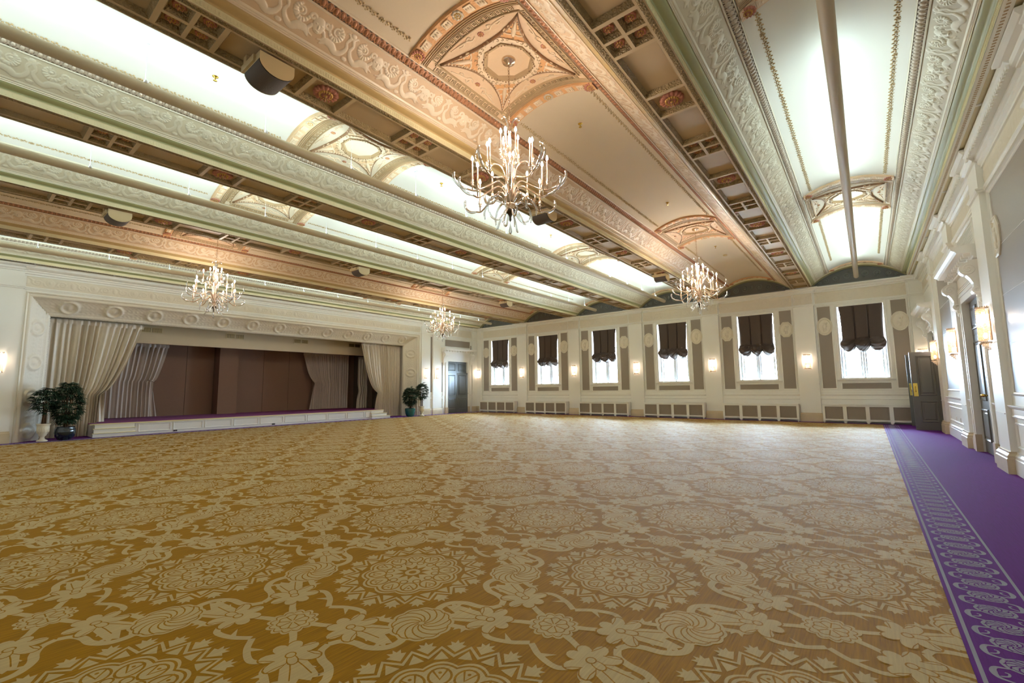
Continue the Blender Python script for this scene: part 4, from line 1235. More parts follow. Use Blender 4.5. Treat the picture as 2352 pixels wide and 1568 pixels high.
# ------------------------------------------------------------------ wall behind the camera
mb = MB(); mb.box(XS - .3, XR + .4, YB - .3, YB, 0, 5.4)
o = mb.build('wall_back', 'cream'); tag(o, 'plain cream wall closing the hall behind the viewpoint', 'wall', kind='structure')

# ------------------------------------------------------------------ stage wall
ws = thing('wall_stage', 'cream wall around the stage opening with pilasters at both ends', 'wall', (0, 0, 0), kind='structure')
PO = (1.23, 14.26, 3.845); PI_ = (1.68, 13.64, 3.35); PD = .45     # outer and inner rectangles of the proscenium
D1 = (16.18, 17.62)
mb = MB(SW)
mb.box(YB - .3, PO[0], -.5, 0, 0, 5.4); mb.box(PO[1], D1[0], -.5, 0, 0, 5.4); mb.box(D1[1], YW + .4, -.5, 0, 0, 5.4)
mb.box(D1[0], D1[1], -.5, 0, DH - .02, 5.4); mb.box(PO[0], PO[1], -.5, 0, PO[2], 5.4)
mb.build('wall_surface', 'cream', ws)
def s_pil(a, b, base=True):
    mb = MB(SW); D = .06
    mb.box(a, b, 0, D, 0, 4.56)
    for pr in (ENT_LOW, CORN):
        mb.sweep([[(a - o, 0, z) for o, z in pr], [(a - o, D + o, z) for o, z in pr], [(b + o, D + o, z) for o, z in pr], [(b + o, 0, z) for o, z in pr]], closed=True)
    mb.mi = 1
    mb.sweep([[(a, 0, z) for o, z in BASE], [(a - o * .5, D + o * .6, z) for o, z in BASE], [(b + o * .5, D + o * .6, z) for o, z in BASE], [(b, 0, z) for o, z in BASE]], closed=True)
    mb.build('pilaster', ['cream', 'marble'], ws)
s_pil(.45, 1.12); s_pil(14.41, 14.97); s_pil(15.15, 15.72); s_pil(18.0, 18.37)
mb = MB(SW)
segs = [(YB, .45), (1.12, 14.41), (14.97, 15.15), (15.72, 18.0)]
for a, b in segs: mb.bar(ENT_LOW, a, b); mb.bar(CORN_R if b - a > 5 else CORN, a, b)
mb.bar(BASE, YB, .45); mb.bar(BASE, 14.97, 15.15)
mb.bar(RAIL, 14.97, 15.15); mb.bar(RAIL, 15.72, 15.98); mb.bar(RAIL, 17.82, 18.0)
mb.mi = 1
mb.box(14.995, 15.125, 0, .005, 1.1, 3.86); mb.box(15.74, 15.83, 0, .005, 1.1, 2.6); mb.box(17.88, 17.97, 0, .005, 1.1, 3.6)
mb.box(16.0, 17.85, 0, .005, 3.46, 3.80); mb.mi = 0; mb.frame(15.97, 17.88, 3.43, 3.83, MO)
mb.box(1.12, 14.41, 0, .012, 4.012, 4.4)
mb.build('wainscot', ['cream', 'taupe'], ws)
field_mesh('relief_frieze', SH, 13.2 / 15, 15, lambda S, T, H: (XS + .013 + H * .8, 1.16 + S, 4.02 + T * .28), 'cream_relief', ws)
field_mesh('relief_frieze', SH, 2.2 / 3, 3, lambda S, T, H: (XS + .001 + H * .8, 15.76 + S, 4.02 + T * .375), 'cream_relief', ws)
mb = MB(SW); mb.sweep([[(PO[0], .0, 0), (PO[0], .0, PO[2]), (PO[1], .0, PO[2]), (PO[1], .0, 0)], [(PO[0] - .03, .03, 0), (PO[0] - .03, .03, PO[2] + .03), (PO[1] + .03, .03, PO[2] + .03), (PO[1] + .03, .03, 0)], [(PO[0] - .05, .0, 0), (PO[0] - .05, .0, PO[2] + .05), (PO[1] + .05, .0, PO[2] + .05), (PO[1] + .05, .0, 0)]])
mb.build('proscenium_edge', 'cream_relief', ws)
# splayed proscenium reveal with roundels
def splay_height(length, centres, width=.62, nu=None):
    nu = nu or int(length / .03); nv = 26
    X, Y = np.meshgrid(np.linspace(0, length, nu + 1), np.linspace(0, width, nv + 1), indexing='ij')
    H = .014 * np.abs(np.sin(X * 31 + 3 * np.sin(Y * 19)) * np.sin(Y * 37 + 2 * np.sin(X * 23)))
    t = Y / width
    H = np.where((t > .84), .03 + .014 * np.abs(np.sin(X * 60 + 4 * np.sin(t * 20))), H)
    H = np.where((t < .13), .024 + .012 * np.abs(np.sin(X * 48 + t * 12)), H)
    H = np.where((t > .74) & (t < .8), .02, H); H = np.where((t > .17) & (t < .22), .016, H)
    for c in centres:
        d = np.hypot(X - c, (Y - width * .48))
        r = .175
        H = np.where(d < r + .035, 0, H)
        H = np.where(np.abs(d - r) < .038, .042 * np.sqrt(np.maximum(0, 1 - ((d - r) / .038) ** 2)), H)
        fig = .03 * np.exp(-(((X - c) / .05) ** 2 + ((Y - width * .48) / .08) ** 2)) + .012 * np.abs(np.sin((X - c) * 55) * np.cos(Y * 48))
        H = np.where(d < r - .038, fig, H)
    return H * np.clip(np.minimum(t, 1 - t) / .03, 0, 1)
def splay(name, pa, pb, qa, qb, centres):
    """quad from outer edge pa-pb to inner edge qa-qb"""
    pa, pb, qa, qb = map(np.array, (pa, pb, qa, qb)); L = np.linalg.norm(pb - pa)
    H = splay_height(L, centres); nu, nv = H.shape[0] - 1, H.shape[1] - 1
    nrm = np.cross(pb - pa, qa - pa); nrm = nrm / np.linalg.norm(nrm)
    ctr = np.array([XS, 7.6, 1.6])
    if np.dot(nrm, ctr + np.array([3, 0, 0]) - (pa + qb) / 2) < 0: nrm = -nrm
    mid = (qa - pa); d = (pb - pa) / L
    def fn(S, T, Hh):
        a0 = np.dot(qa - pa, d); a1 = np.dot(qb - pb, d); cr = (qa - pa) - a0 * d
        P = pa[:, None, None] + d[:, None, None] * np.clip(S, a0 * T, L + a1 * T) + cr[:, None, None] * T + nrm[:, None, None] * Hh * 1.35
        return P[0], P[1], P[2]
    return field_mesh(name, H, L, 1, fn, 'cream_relief', ws)
splay('proscenium_reveal', (XS, PO[0], PO[2]), (XS, PO[1], PO[2]), (XS - PD, PI_[0], PI_[2]), (XS - PD, PI_[1], PI_[2]), [.80 + .95 * k for k in range(13)])
splay('proscenium_reveal', (XS, PO[0], 0), (XS, PO[0], PO[2]), (XS - PD, PI_[0], 0), (XS - PD, PI_[0], PI_[2]), [.25, 1.15, 2.05, 2.97])
splay('proscenium_reveal', (XS, PO[1], 0), (XS, PO[1], PO[2]), (XS - PD, PI_[1], 0), (XS - PD, PI_[1], PI_[2]), [.25, 1.15, 2.05, 2.97])

# stage house behind the opening
XBK = -20.45
mb = MB()
mb.mi = 0
mb.box(XBK - .15, XBK, -.2, 15.2, 0, 3.6)                       # rear wall
mb.box(XBK, XS - .5, -.3, -.2, 0, 5.4); mb.box(XBK, XS - .5, 15.2, 15.3, 0, 5.4)
mb.mi = 1
mb.box(-18.75, -18.6, -.2, 15.2, 2.85, 5.3)                     # valance wall carrying the vents
mb.mi = 2
mb.box(XBK, -18.75, -.2, 15.2, 3.0, 3.1); mb.box(-18.6, XS - .48, -.2, 15.2, 3.9, 4.0)
mb.build('stage_shell', ['stage_dark', 'stage_wall', 'stage_dark'], ws)
# brown acoustic panels
edges = [2.2, 3.5, 4.62, 5.745, 6.67, None, 7.37, 8.545, 9.63, 10.7, 11.8, 12.9]
def bpanel(y0, y1, x, z0=.37, z1=3.0, lab=None):
    mb = MB(); mb.box(XBK - .0, x, y0 + .006, y1 - .006, z0, z1)
    o = mb.build('back_panel', 'brown', ws); return o
for a, b in zip(edges[:-1], edges[1:]):
    if a is None or b is None: continue
    bpanel(a, b, XBK + .04)
bpanel(6.68, 7.37, -19.9)
mb = MB(); mb.box(XBK, -18.8, 12.9, 12.98, .37, 3.0); mb.build('side_panel', 'stage_dark', ws)

# stage platform
sp = thing('stage_platform', 'low stage with panelled white front and plum carpet', 'stage', (-17.0, 7.5, 0), kind='structure')
o0 = (-17.0, 7.5, 0)
ST = .37
mb = MB()
mb.mi = 1; mb.box(-18.1, -17.03, 2.70, 12.30, ST - .03, ST); mb.box(XBK, -18.1, -.18, 15.18, ST - .03, ST)
mb.mi = 0; mb.box(-18.1, -18.06, -.18, 2.7, 0, ST - .03); mb.box(-18.1, -18.06, 12.3, 15.18, 0, ST - .03); mb.box(-18.06, -17.06, 2.7, 2.74, 0, ST - .03); mb.box(-18.06, -17.06, 12.26, 12.3, 0, ST - .03)
mb.mi = 1
mb.mi = 0; mb.box(-17.06, -17.02, 3.62, 12.2, .0, ST - .03)
mb.mi = 2; mb.box(-17.06, -16.985, 2.62, 12.25, ST - .03, ST + .004)
mb.build('deck', ['stage_white', 'stage_carpet', 'stage_trim'], sp, o0)
fp = [3.66 + .852 * k for k in range(11)]
for a, b in zip(fp[:-1], fp[1:]):
    mb = MB(lambda x, o, z: (-17.02 + o, x, z))
    mb.frame(a + .03, b - .03, .075, .315, [(0, 0), (0, .014), (.012, .018), (.024, .004), (.03, -.004)])
    mb.build('front_panel', 'stage_white', sp, o0)
def steps(y0, y1, grow, label, gr):
    t = thing('stage_steps', label, 'steps', (-16.97, (y0 + y1) / 2, 0), group=gr)
    oo = (-16.97, (y0 + y1) / 2, 0)
    for k, (z0, z1) in enumerate(((0, .118), (.118, .242), (.242, .366))):
        e = (2 - k) * .035; g = grow * (2 - k)
        mb = MB()
        a, b = (y0 - max(-g, 0), y1 + max(g, 0))
        mb.box(-17.03, -16.985 + e, a, b, z0, z1 - .018)
        mb.mi = 1; mb.box(-17.03, -16.965 + e, a - .02, b + .02, z1 - .018, z1)
        mb.build('step', ['stage_white', 'stage_trim'], t, oo)
steps(2.72, 3.60, -.02, 'three cream steps at the left end of the stage beside the dark pot', 'stage steps')
steps(11.62, 12.24, .16, 'three white steps at the right end of the stage by the teal pot', 'stage steps')
for y, lb in ((4.60, 'small metal floor outlet low on the stage front, nearer the left steps'), (7.55, 'small metal floor outlet low on the stage front, mid stage')):
    mb = MB(); mb.box(-17.02, -17.008, y - .055, y + .055, .02, .085)
    mb.mi = 1; mb.box(-17.008, -17.005, y - .035, y - .008, .035, .07); mb.box(-17.008, -17.005, y + .008, y + .035, .035, .07)
    tag(mb.build('outlet_plate', ['chrome', 'black'], None, (-17.01, y, .05)), lb, 'outlet')
# supply vents on the valance
vl = ['brass coloured air vent beside the left front curtain', 'brass coloured air vent left of the stage centre', 'brass coloured air vent right of the stage centre', 'brass coloured air vent half behind the right front curtain']
for k, (y, lb) in enumerate(zip((4.185, 6.72, 9.235, 11.75), vl)):
    t = thing('air_vent', lb, 'vent', (-18.6, y, 3.3), group='stage air vents')
    f = lambda a, o, z, y=y: (-18.6 + o, y + a, 3.3 + z)
    mb = MB(f); mb.frame(-.31, .31, -.095, .095, [(0, 0), (0, .012), (.02, .014), (.024, .002)]); mb.box(-.02, .02, 0, .012, -.08, .08)
    mb.build('frame', 'vent', t, (-18.6, y, 3.3))
    mb = MB(f); mb.box(-.29, .29, .001, .003, -.075, .075); mb.build('backing', 'black', t, (-18.6, y, 3.3))
    mb = MB(f)
    for q in range(20):
        x = -.28 + .56 * q / 19
        mb.sweep([[(x - .010, .012, -.075), (x + .010, .004, -.075)], [(x - .010, .012, .075), (x + .010, .004, .075)]])
    mb.build('louvre', 'vent_brass', t, (-18.6, y, 3.3))

# curtains
def curtain(label, mats, x, y0, ytop, ytie, ztie, ybot, z0, z1, folds, flip, amp=.05, tail=True, group=None):
    """hanging drape fixed at y0; its free edge swings in to the tie"""
    t = thing('stage_curtain', label, 'curtain', (x, (y0 + ytie) / 2, z0), group=group)
    oo = (x, (y0 + ytie) / 2, z0)
    mb = MB(); mb.smooth = True
    n = folds * 10
    def width(z):
        if z >= ztie:
            s = max(0, (z - ztie) / (z1 - ztie)); return (ytie - y0) + (ytop - ytie) * (s ** .58)
        s = (ztie - z) / (ztie - z0); return (ytie - y0) + (ybot - ytie) * s
    def P(a, b):
        z = z0 + (z1 - z0) * b
        wd = width(z); gather = abs(wd) / abs(ytop - y0)
        y = y0 + (ytop - y0) * a - ((ytop - y0) - wd) * a ** 2.1
        zz = (z1 - z) / (z1 - z0)
        ph = 2 * PI * folds * (a + .012 * sin(23 * a + x) + .006 * sin(47 * a))
        A = amp * (.55 + .45 * min(1, zz * 6)) * (1 - .25 * (1 - gather))
        A *= .75 + .35 * sin(13 * a + 2 * x)
        o = A * sin(ph + .5 * sin(1.5 * zz + 9 * a)) + A * .35 * sin(2 * ph + .7 + 3 * a + zz) + .012 * sin(5 * zz + 11 * a)
        if zz < .05: o *= .45 + zz * 11
        front = .10 * math.exp(-((z - ztie) / .25) ** 2) * a ** 3
        return (x + o + front, y, z)
    mb.grid(P, n, 40)
    mb.build('drape', mats, t, oo)
    mb = MB(); mb.smooth = True
    mb.grid(lambda a, b: (P(a, 1)[0] + .006 + .012 * abs(sin(PI * folds * a)) * (1 - abs(2 * b - 1)), P(a, 1)[1], z1 - .13 * (1 - b)), n, 6)
    mb.build('pleat_header', mats, t, oo)
    if tail:
        mb = MB(); mb.smooth = True
        sg = 1 if ytop > y0 else -1
        def Q(a, b):
            z = z0 + (ztie - .02 - z0) * b
            yy = ytie - sg * .05 + sg * (.02 + (.20 * (1 - b))) * a
            return (x - .03 + .03 * sin(9 * a) * (1 - .5 * b), yy, z)
        mb.grid(Q, 20, 12); mb.build('tail', mats, t, oo)
        mb = MB(); pts = [P(a, (ztie - z0) / (z1 - z0)) for a in (.90, .94, .97, 1.0)]
        mb.tube([(p[0] + .03, p[1], p[2] + .03 * (1 - k / 3) * 2) for k, p in enumerate(pts)], .018, 6); mb.build('tieback', mats, t, oo)
    return t
curtain('tall champagne front curtain at the left of the stage behind the palms', 'curtain', -17.74, 1.52, 3.80, 2.90, 1.22, 2.86, .012, 3.33, 15, 1, .06, tail=False, group='front stage curtains')
curtain('tall champagne front curtain at the right of the stage above the teal pot', 'curtain', -17.74, 13.80, 11.55, 12.42, 1.10, 12.36, .012, 3.37, 15, -1, .05, group='front stage curtains')
curtain('shorter taupe rear curtain against the brown panels, left of the stage', 'curtain2', -20.12, 2.55, 5.09, 4.68, 1.62, 4.70, .385, 2.98, 15, 1, .04, group='rear stage curtains')
curtain('shorter taupe rear curtain against the brown panels, right of the stage', 'curtain2', -20.12, 12.42, 10.13, 10.66, 1.60, 10.64, .385, 2.98, 18, -1, .035, group='rear stage curtains')
t = curtain('straight champagne curtain leg between the right front curtain and dark side wall', 'curtain', -19.2, 14.2, 12.36, 12.34, 1.2, 12.32, .385, 2.84, 14, -1, .045, tail=False)
# tail of the left front curtain resting on the stage
t = curtain('narrow bright fold of curtain resting on the stage edge behind the left drape', 'curtain', -17.95, 2.6, 3.0, 3.02, 1.1, 3.08, .385, 1.5, 3, 1, .03, tail=False)

# door_1 on the stage wall
d1, w1 = door_set('door_1', 'slate blue double door at the end of the stage wall, right leaf ajar', SW, D1[0], D1[1], DH - .02, 'door', 2.09)
a = D1[0]
mb = MB(SW); panel_leaf(mb, a + .003, a + w1 - .003, .012, 2.088, -.05, .045, [(a + .1, a + w1 - .1, .92, 1.98), (a + .1, a + w1 - .1, .2, .78)])
lf = mb.build('door_leaf', 'door', d1)
ang = math.radians(9)
def ajar(x, o, z):
    dx = x - D1[0] - w1; oo = o
    return SW(D1[0] + w1 + dx * cos(ang) + oo * sin(ang), -.045 + dx * sin(ang) + oo * cos(ang), z)
# meeting stile stays by its neighbour, the outer edge stands out into the room
a = D1[0] + w1
mb = MB(ajar); panel_leaf(mb, a + .006, D1[1] - .003, .012, 2.088, -.0, .045, [(a + .1, D1[1] - .1, .92, 1.98), (a + .1, D1[1] - .1, .2, .78)])
lf = mb.build('door_leaf', 'door', d1)
mb = MB(ajar); mb.tube([(D1[1] - .10, 0, 1.0), (D1[1] - .10, .05, 1.0), (D1[1] - .02, .05, 1.0)], .010, 8); mb.build('door_handle', 'chrome', lf)
mb = MB(SW); mb.box(D1[0] - .05, D1[1] + .05, -.49, -.4, 0, DH); mb.build('backing', 'black', d1)
# ------------------------------------------------------------------ crystal wall sconces
def make_sconce(label):
    t = thing('wall_sconce', label, 'sconce', (0, 0, 0), group='crystal wall sconces')
    mb = MB(); mb.box(-.07, .07, 0, .018, -.2, .2); mb.build('back_plate', 'nickel', t)
    for z, nm in ((.235, 'top_band'), (-.235, 'bottom_band')):
        mb = MB()
        arc = [(.112 * cos(a), .012 + .105 * sin(a)) for a in np.linspace(0, PI, 17)]
        mb.sweep([[(x, y, z - .012), (x, y, z + .012), (x * .9, y * .9, z + .012), (x * .9, y * .9, z - .012)] for x, y in arc], closed=True, caps=True)
        for i in range(9):
            a = PI * (i + .5) / 9; mb.ball((.11 * cos(a), .012 + .105 * sin(a), z + (.018 if z > 0 else -.018)), .008, 6, 4)
        mb.build(nm, 'nickel', t)
    mb = MB()
    for i in range(11):
        a = PI * (i + .5) / 11
        mb.tube([(.103 * cos(a), .012 + .097 * sin(a), z) for z in (-.225, .225)], .0085, 6)
    mb.build('crystal_rod', 'rod', t)['kind'] = 'stuff'
    for z in (-.15, 0, .15):
        mb = MB(); mb.ball((0, .05, z), (.026, .026, .042), 10, 7); mb.build('lamp_bulb', 'sconce_bulb', t)
    return t
def make_bead_sconce(label):
    t = thing('wall_sconce', label, 'sconce', (0, 0, 0), group='beaded crystal sconces')
    mb = MB(); mb.box(-.07, .07, 0, .018, -.22, .22); mb.build('back_plate', 'nickel', t)
    for z, nm in ((.25, 'top_band'), (-.25, 'bottom_band')):
        mb = MB()
        arc = [(.125 * cos(a), .012 + .12 * sin(a)) for a in np.linspace(0, PI, 19)]
        mb.sweep([[(x, y, z - .014), (x, y, z + .01), (x * .92, y * .92, z + .01), (x * .92, y * .92, z - .014)] for x, y in arc], closed=True, caps=True)
        for i in range(15):
            a = PI * (i + .5) / 15; mb.ball((.122 * cos(a), .012 + .118 * sin(a), z + (.016 if z > 0 else -.016)), .009, 6, 4)
        mb.build(nm, 'nickel', t)
    for i in range(15):
        mb = MB(); a = PI * (i + .5) / 15
        for q in range(20): mb.ball((.118 * cos(a), .012 + .113 * sin(a), -.225 + .45 * (q + .5) / 20), (.0105, .0105, .0115), 6, 4)
        mb.build('bead_strand', 'bead', t)
    mb = MB()
    for r, z, n in ((.085, -.285, 11), (.06, -.315, 8), (.03, -.345, 4)):
        for i in range(n):
            a = PI * (i + .5) / n; mb.ball((r * cos(a), .012 + r * sin(a), z), (.010, .010, .022), 6, 4)
    mb.build('crystal_drops', 'rod', t)
    for z in (-.15, .15):
        mb = MB(); mb.ball((0, .055, z), (.026, .026, .042), 10, 7); mb.build('lamp_bulb', 'sconce_bulb', t)
    return t
LAMPS = []
def sconce_light(x, y, z, nx, ny, p):
    l = bpy.data.lights.new('sconce_light', 'POINT'); l.energy = p; l.color = (1, .87, .74); l.shadow_soft_size = .02
    o = bpy.data.objects.new('sconce_light', l); COL.objects.link(o); o.location = (x + nx * .06, y + ny * .06, z + .075)
sl = ['crystal rod sconce on the window wall pilaster in the stage corner', 'crystal rod sconce between the first and second windows from the stage corner', 'crystal rod sconce between the second and third windows from the stage corner',
      'crystal rod sconce on the middle pilaster, third window on its left', 'crystal rod sconce between the third and second windows from the right corner', 'crystal rod sconce between the last two windows before the open door', 'crystal rod sconce half hidden behind the open brown door']
proto = None
for k, x in enumerate(PIL[::-1]):
    xx = x + (.08 if k == 0 else (-.12 if k == 6 else 0))
    loc = (xx, YW - .086, 2.035)
    if proto is None: proto = make_sconce(sl[k]); proto.location = loc; proto.rotation_euler = (0, 0, PI)
    else: dup(proto, loc, PI, sl[k])
    sconce_light(*loc, 0, -1, 1.3)
for y, lb in ((14.69, 'crystal rod sconce on the pilaster just right of the stage opening'), (15.44, 'crystal rod sconce on the pilaster left of the slate blue door'), (.80, 'crystal rod sconce cut by the left edge beyond the stage opening')):
    loc = (XS + .062, y, 2.02); dup(proto, loc, -PI / 2, lb); sconce_light(*loc, 1, 0, 1.3)
bp_ = None
for y, lb in ((9.35, 'largest beaded crystal sconce, on the pilaster right of the closed brown door'), (12.5, 'beaded crystal sconce on the pilaster left of the closed brown door'), (15.65, 'smallest looking beaded crystal sconce, beside the open brown door'), (6.2, 'beaded crystal sconce on the right wall nearest the viewpoint')):
    loc = (XR - DP - .002, y, 2.06)
    if bp_ is None: bp_ = make_bead_sconce(lb); bp_.location = loc; bp_.rotation_euler = (0, 0, PI / 2)
    elif y > 7: dup(bp_, loc, PI / 2, lb)
    if y > 7: sconce_light(*loc, -1, 0, 1.8)

# ------------------------------------------------------------------ chandeliers
def make_chandelier(label):
    """origin at the lowest crystal"""
    t = thing('chandelier', label, 'chandelier', (0, 0, 0), group='arm chandeliers under the gold vaults')
    top = ZA - 3.0 - .02
    mb = MB(); mb.lathe([(.005, top - .07), (.03, top - .068), (.04, top - .045), (.075, top - .035), (.085, top - .01), (.085, top)], 24); mb.build('canopy', 'nickel', t)
    mb = MB(); z = 1.34
    k = 0
    while z < top - .07:
        pts = [((.011 * cos(a) if k % 2 else 0), (0 if k % 2 else .011 * cos(a)), z + .022 + .022 * sin(a)) for a in np.linspace(0, 2 * PI, 9)]
        mb.tube(pts, .0035, 5); z += .036; k += 1
    mb.build('chain', 'nickel', t)
    mb = MB()
    mb.lathe([(.003, .28), (.045, .285), (.05, .30), (.05, .36), (.042, .375), (.03, .38), (.026, .44), (.022, 1.06), (.028, 1.07), (.03, 1.09), (.02, 1.11), (.016, 1.2), (.02, 1.22), (.008, 1.26), (.006, 1.36)], 18)
    for i in range(6):
        a = 2 * PI * i / 6
        mb.tube([((.034 + .03 * sin(PI * min(1, u * 1.2)) * 0) * cos(a), .034 * sin(a), .34 + .52 * u) for u in np.linspace(0, 1, 6)], .007, 6)
    mb.build('column', 'nickel', t)
    mb = MB(); mb.lathe([(.004, .15), (.014, .17), (.012, .2), (.02, .22), (.028, .24), (.05, .255), (.056, .27), (.05, .29)], 16); mb.build('hub', 'dark_metal', t)
    mb = MB(); mb.lathe([(.002, 0), (.014, .012), (.019, .03), (.015, .06), (.007, .095), (.003, .13), (.003, .17)], 14); mb.build('drop_finial', 'crystal', t)
    def horn(a, pts, r):
        mb = MB(); P = spline(pts, 5)
        rad = np.interp(np.linspace(0, 1, len(P)), [0, .15, .8, 1], [r * .6, r, r * .9, r * .5])
        mb.tube([(u * cos(a), u * sin(a), v) for u, v in P], list(rad), 8); return mb
    def arm(a, path, base, ch, hornpts, hr=.016):
        mb = MB(); mb.tube([(u * cos(a), u * sin(a), v) for u, v in spline(path, 6)], .0095, 7)
        ar = mb.build('arm', 'nickel', t)
        r, z = base
        x, y = r * cos(a), r * sin(a)
        mb = MB(); mb.lathe([(.006, 0), (.006, .055), (.018, .062), (.011, .072), (.016, .085), (.024, .1), (.012, .112), (.02, .122), (.012, .13), (.0115, ch), (.004, ch)], 10, (x, y, z)); mb.build('candle', 'nickel', ar)
        mb = MB(); mb.lathe([(.004, 0), (.012, .01), (.014, .025), (.008, .045), (.002, .06)], 8, (x, y, z + ch)); mb.build('bulb', 'bulb', ar)
        if hornpts: horn(a, hornpts, hr).build('crystal_horn', 'crystal', ar)
        return ar
    for i in range(6):      # lowest ring
        a = 2 * PI * i / 6 + .15
        arm(a, [(.035, .34), (.06, .47), (.15, .54), (.27, .46), (.40, .36), (.47, .365)], (.42, .36), .35, [(.47, .365), (.56, .38), (.63, .44), (.645, .52), (.63, .545)])
    for i in range(6):      # middle ring
        a = 2 * PI * i / 6 + .15 + PI / 6
        arm(a, [(.035, .38), (.055, .55), (.13, .64), (.26, .58), (.40, .53), (.50, .55)], (.44, .535), .36, [(.50, .55), (.59, .59), (.65, .67), (.66, .74), (.65, .765)])
    for i in range(4):      # upper ring
        a = 2 * PI * i / 4 + .5
        arm(a, [(.03, .42), (.045, .65), (.09, .82), (.19, .87), (.28, .80), (.31, .81)], (.27, .80), .30, [(.31, .81), (.38, .86), (.42, .97), (.40, 1.07), (.36, 1.09)], .013)
    for i in range(4):      # crown of candles
        a = 2 * PI * i / 4 + .5 + PI / 4
        arm(a, [(.028, .45), (.035, .7), (.05, .84), (.10, .9), (.13, .88)], (.125, .875), .32, None)
    for i in range(8):      # drooping crystals below
        a = 2 * PI * i / 8 + .2
        horn(a, [(.05, .30), (.09, .22), (.15, .16), (.22, .18), (.25, .24)] if i % 2 else [(.05, .30), (.10, .24), (.14, .17), (.17, .10), (.20, .08)], .013).build('crystal_horn', 'crystal', t)
        horn(a + .3, [(.06, .36), (.16, .42), (.26, .38), (.31, .28), (.30, .2)], .013).build('crystal_horn', 'crystal', t)
    for i in range(3):      # plume on top
        a = 2 * PI * i / 3 + .4
        horn(a, [(.01, 1.24), (.03, 1.34), (.06, 1.40), (.10, 1.41), (.125, 1.37)], .012).build('crystal_horn', 'crystal', t)
    return t
ch = make_chandelier('nearest and largest looking chandelier, hanging at top centre')
CH = [((XC[1], 3.95), None), ((XC[1], 11.44), 'chandelier hanging before the right half of the window wall'), ((XC[4], 3.95), 'chandelier hanging before the stage opening'), ((XC[4], 11.44), 'smallest looking chandelier, hanging near the far door of the stage wall')]
for (x, y), lb in CH:
    if lb is None: ch.location = (x, y, 3.0)
    else: dup(ch, (x, y, 3.0), .3 * y, lb)

# ------------------------------------------------------------------ uplight tubes under the white vaults
tl = {0: 'long taupe uplight tube under the vault beside the right wall', 2: 'long taupe uplight tube under the white vault left of the nearest chandelier', 3: 'long taupe uplight tube under the fourth vault from the right wall', 5: 'long taupe uplight tube close to the stage wall'}
ZP = 4.655
for i in (0, 2, 3, 5):
    xc = XC[i]; y0, y1 = YB + .05, 17.75
    t = thing('uplight_tube', tl[i], 'light', (xc, 7.5, ZP), group='uplight tubes under the white vaults')
    oo = (xc, 7.5, ZP)
    mb = MB(); mb.smooth = True
    arc = [(.066 * cos(a), .066 * sin(a)) for a in np.linspace(PI * .72, PI * 2.28, 22)]
    mb.sweep([[(xc + u, y, ZP + v) for u, v in arc] for y in (y0, y1)])
    inn = [(u * .93, v * .93) for u, v in arc]
    mb.sweep([[(xc + u, y, ZP + v) for u, v in inn] for y in (y0, y1)])
    mb.smooth = False
    mb.ngon([(xc + u, y1, ZP + v) for u, v in arc])
    for y in np.arange(2.4, y1, 4.0):
        mb.smooth = True; mb.sweep([[(xc + u * 1.03, y + d, ZP + v * 1.03) for u, v in arc] for d in (-.012, .012)])
    mb.build('tube_shell', 'pipe', t, oo)
    k = 0; y = 1.17
    while y < y1:
        mb = MB()
        mb.tube([(xc, y, ZP + .05), (xc, y, ZA - .01)], .0028, 5)
        mb.box(xc - .03, xc + .03, y - .012, y + .012, ZA - .015, ZA - .002)
        mb.build('suspension_wire', 'white', t, oo)
        mb = MB(); mb.lathe([(.02, .0), (.022, .02), (.010, .045), (.004, .05)], 10, (xc + .04, y, ZP + .045)); mb.build('clamp', 'white', t, oo)
        y += 1.30; k += 1
    # the lamps lying in the open top of the tube
    for a, b in (((y0, 3.5), (6.0, 10.2), (11.2, y1 - .4)) if i == 0 else ((y0, 5.2), (5.4, 11.4), (11.6, y1 - .4))):
        for s in (-1, 1):
            l = bpy.data.lights.new('uplight', 'AREA'); l.shape = 'RECTANGLE'; l.size = .05; l.size_y = b - a
            l.energy = (b - a) * .85; l.color = (.68, .92, 1.0)
            o = bpy.data.objects.new('uplight', l); COL.objects.link(o); o.location = (xc + s * .03, (a + b) / 2, ZP + .06); o.rotation_euler = (0, PI - s * math.radians(58), 0)

# ------------------------------------------------------------------ loudspeakers on the beams
def make_speaker(label):
    t = thing('loudspeaker', label, 'loudspeaker', (0, 0, 0), group='beige loudspeakers on the ceiling beams')
    W, L, S, B = .17, .18, .10, .22
    arc = [(W * cos(a), -S - (B - S) * sin(a)) for a in np.linspace(0, PI, 15)]
    mb = MB()
    mb.mi = 0
    for x in (-L, L):
        mb.ngon([(x, W, -.02), (x, W, -S)] + [(x, u, v) for u, v in arc[1:-1]] + [(x, -W, -S), (x, -W, -.02)])
    mb.ngon([(-L, -W, -.02), (L, -W, -.02), (L, W, -.02), (-L, W, -.02)])
    mb.ngon([(-L, -W, -.02), (L, -W, -.02), (L, -W, -S), (-L, -W, -S)]); mb.ngon([(-L, W, -.02), (L, W, -.02), (L, W, -S), (-L, W, -S)])
    mb.build('case', 'speaker', t)
    mb = MB(); mb.smooth = True
    mb.sweep([[(x, u * 1.0, v) for u, v in arc] for x in (-L + .012, L - .012)]); mb.build('grille_cloth', 'grille', t)
    mb = MB()
    mb.box(-L - .03, L - .1, -W - .022, -W - .001, -S + .01, -.02); mb.box(-L + .02, -L + .09, -W - .022, W * .6, -.022, .055); mb.build('bracket', 'speaker', t)
    return t
spk = None
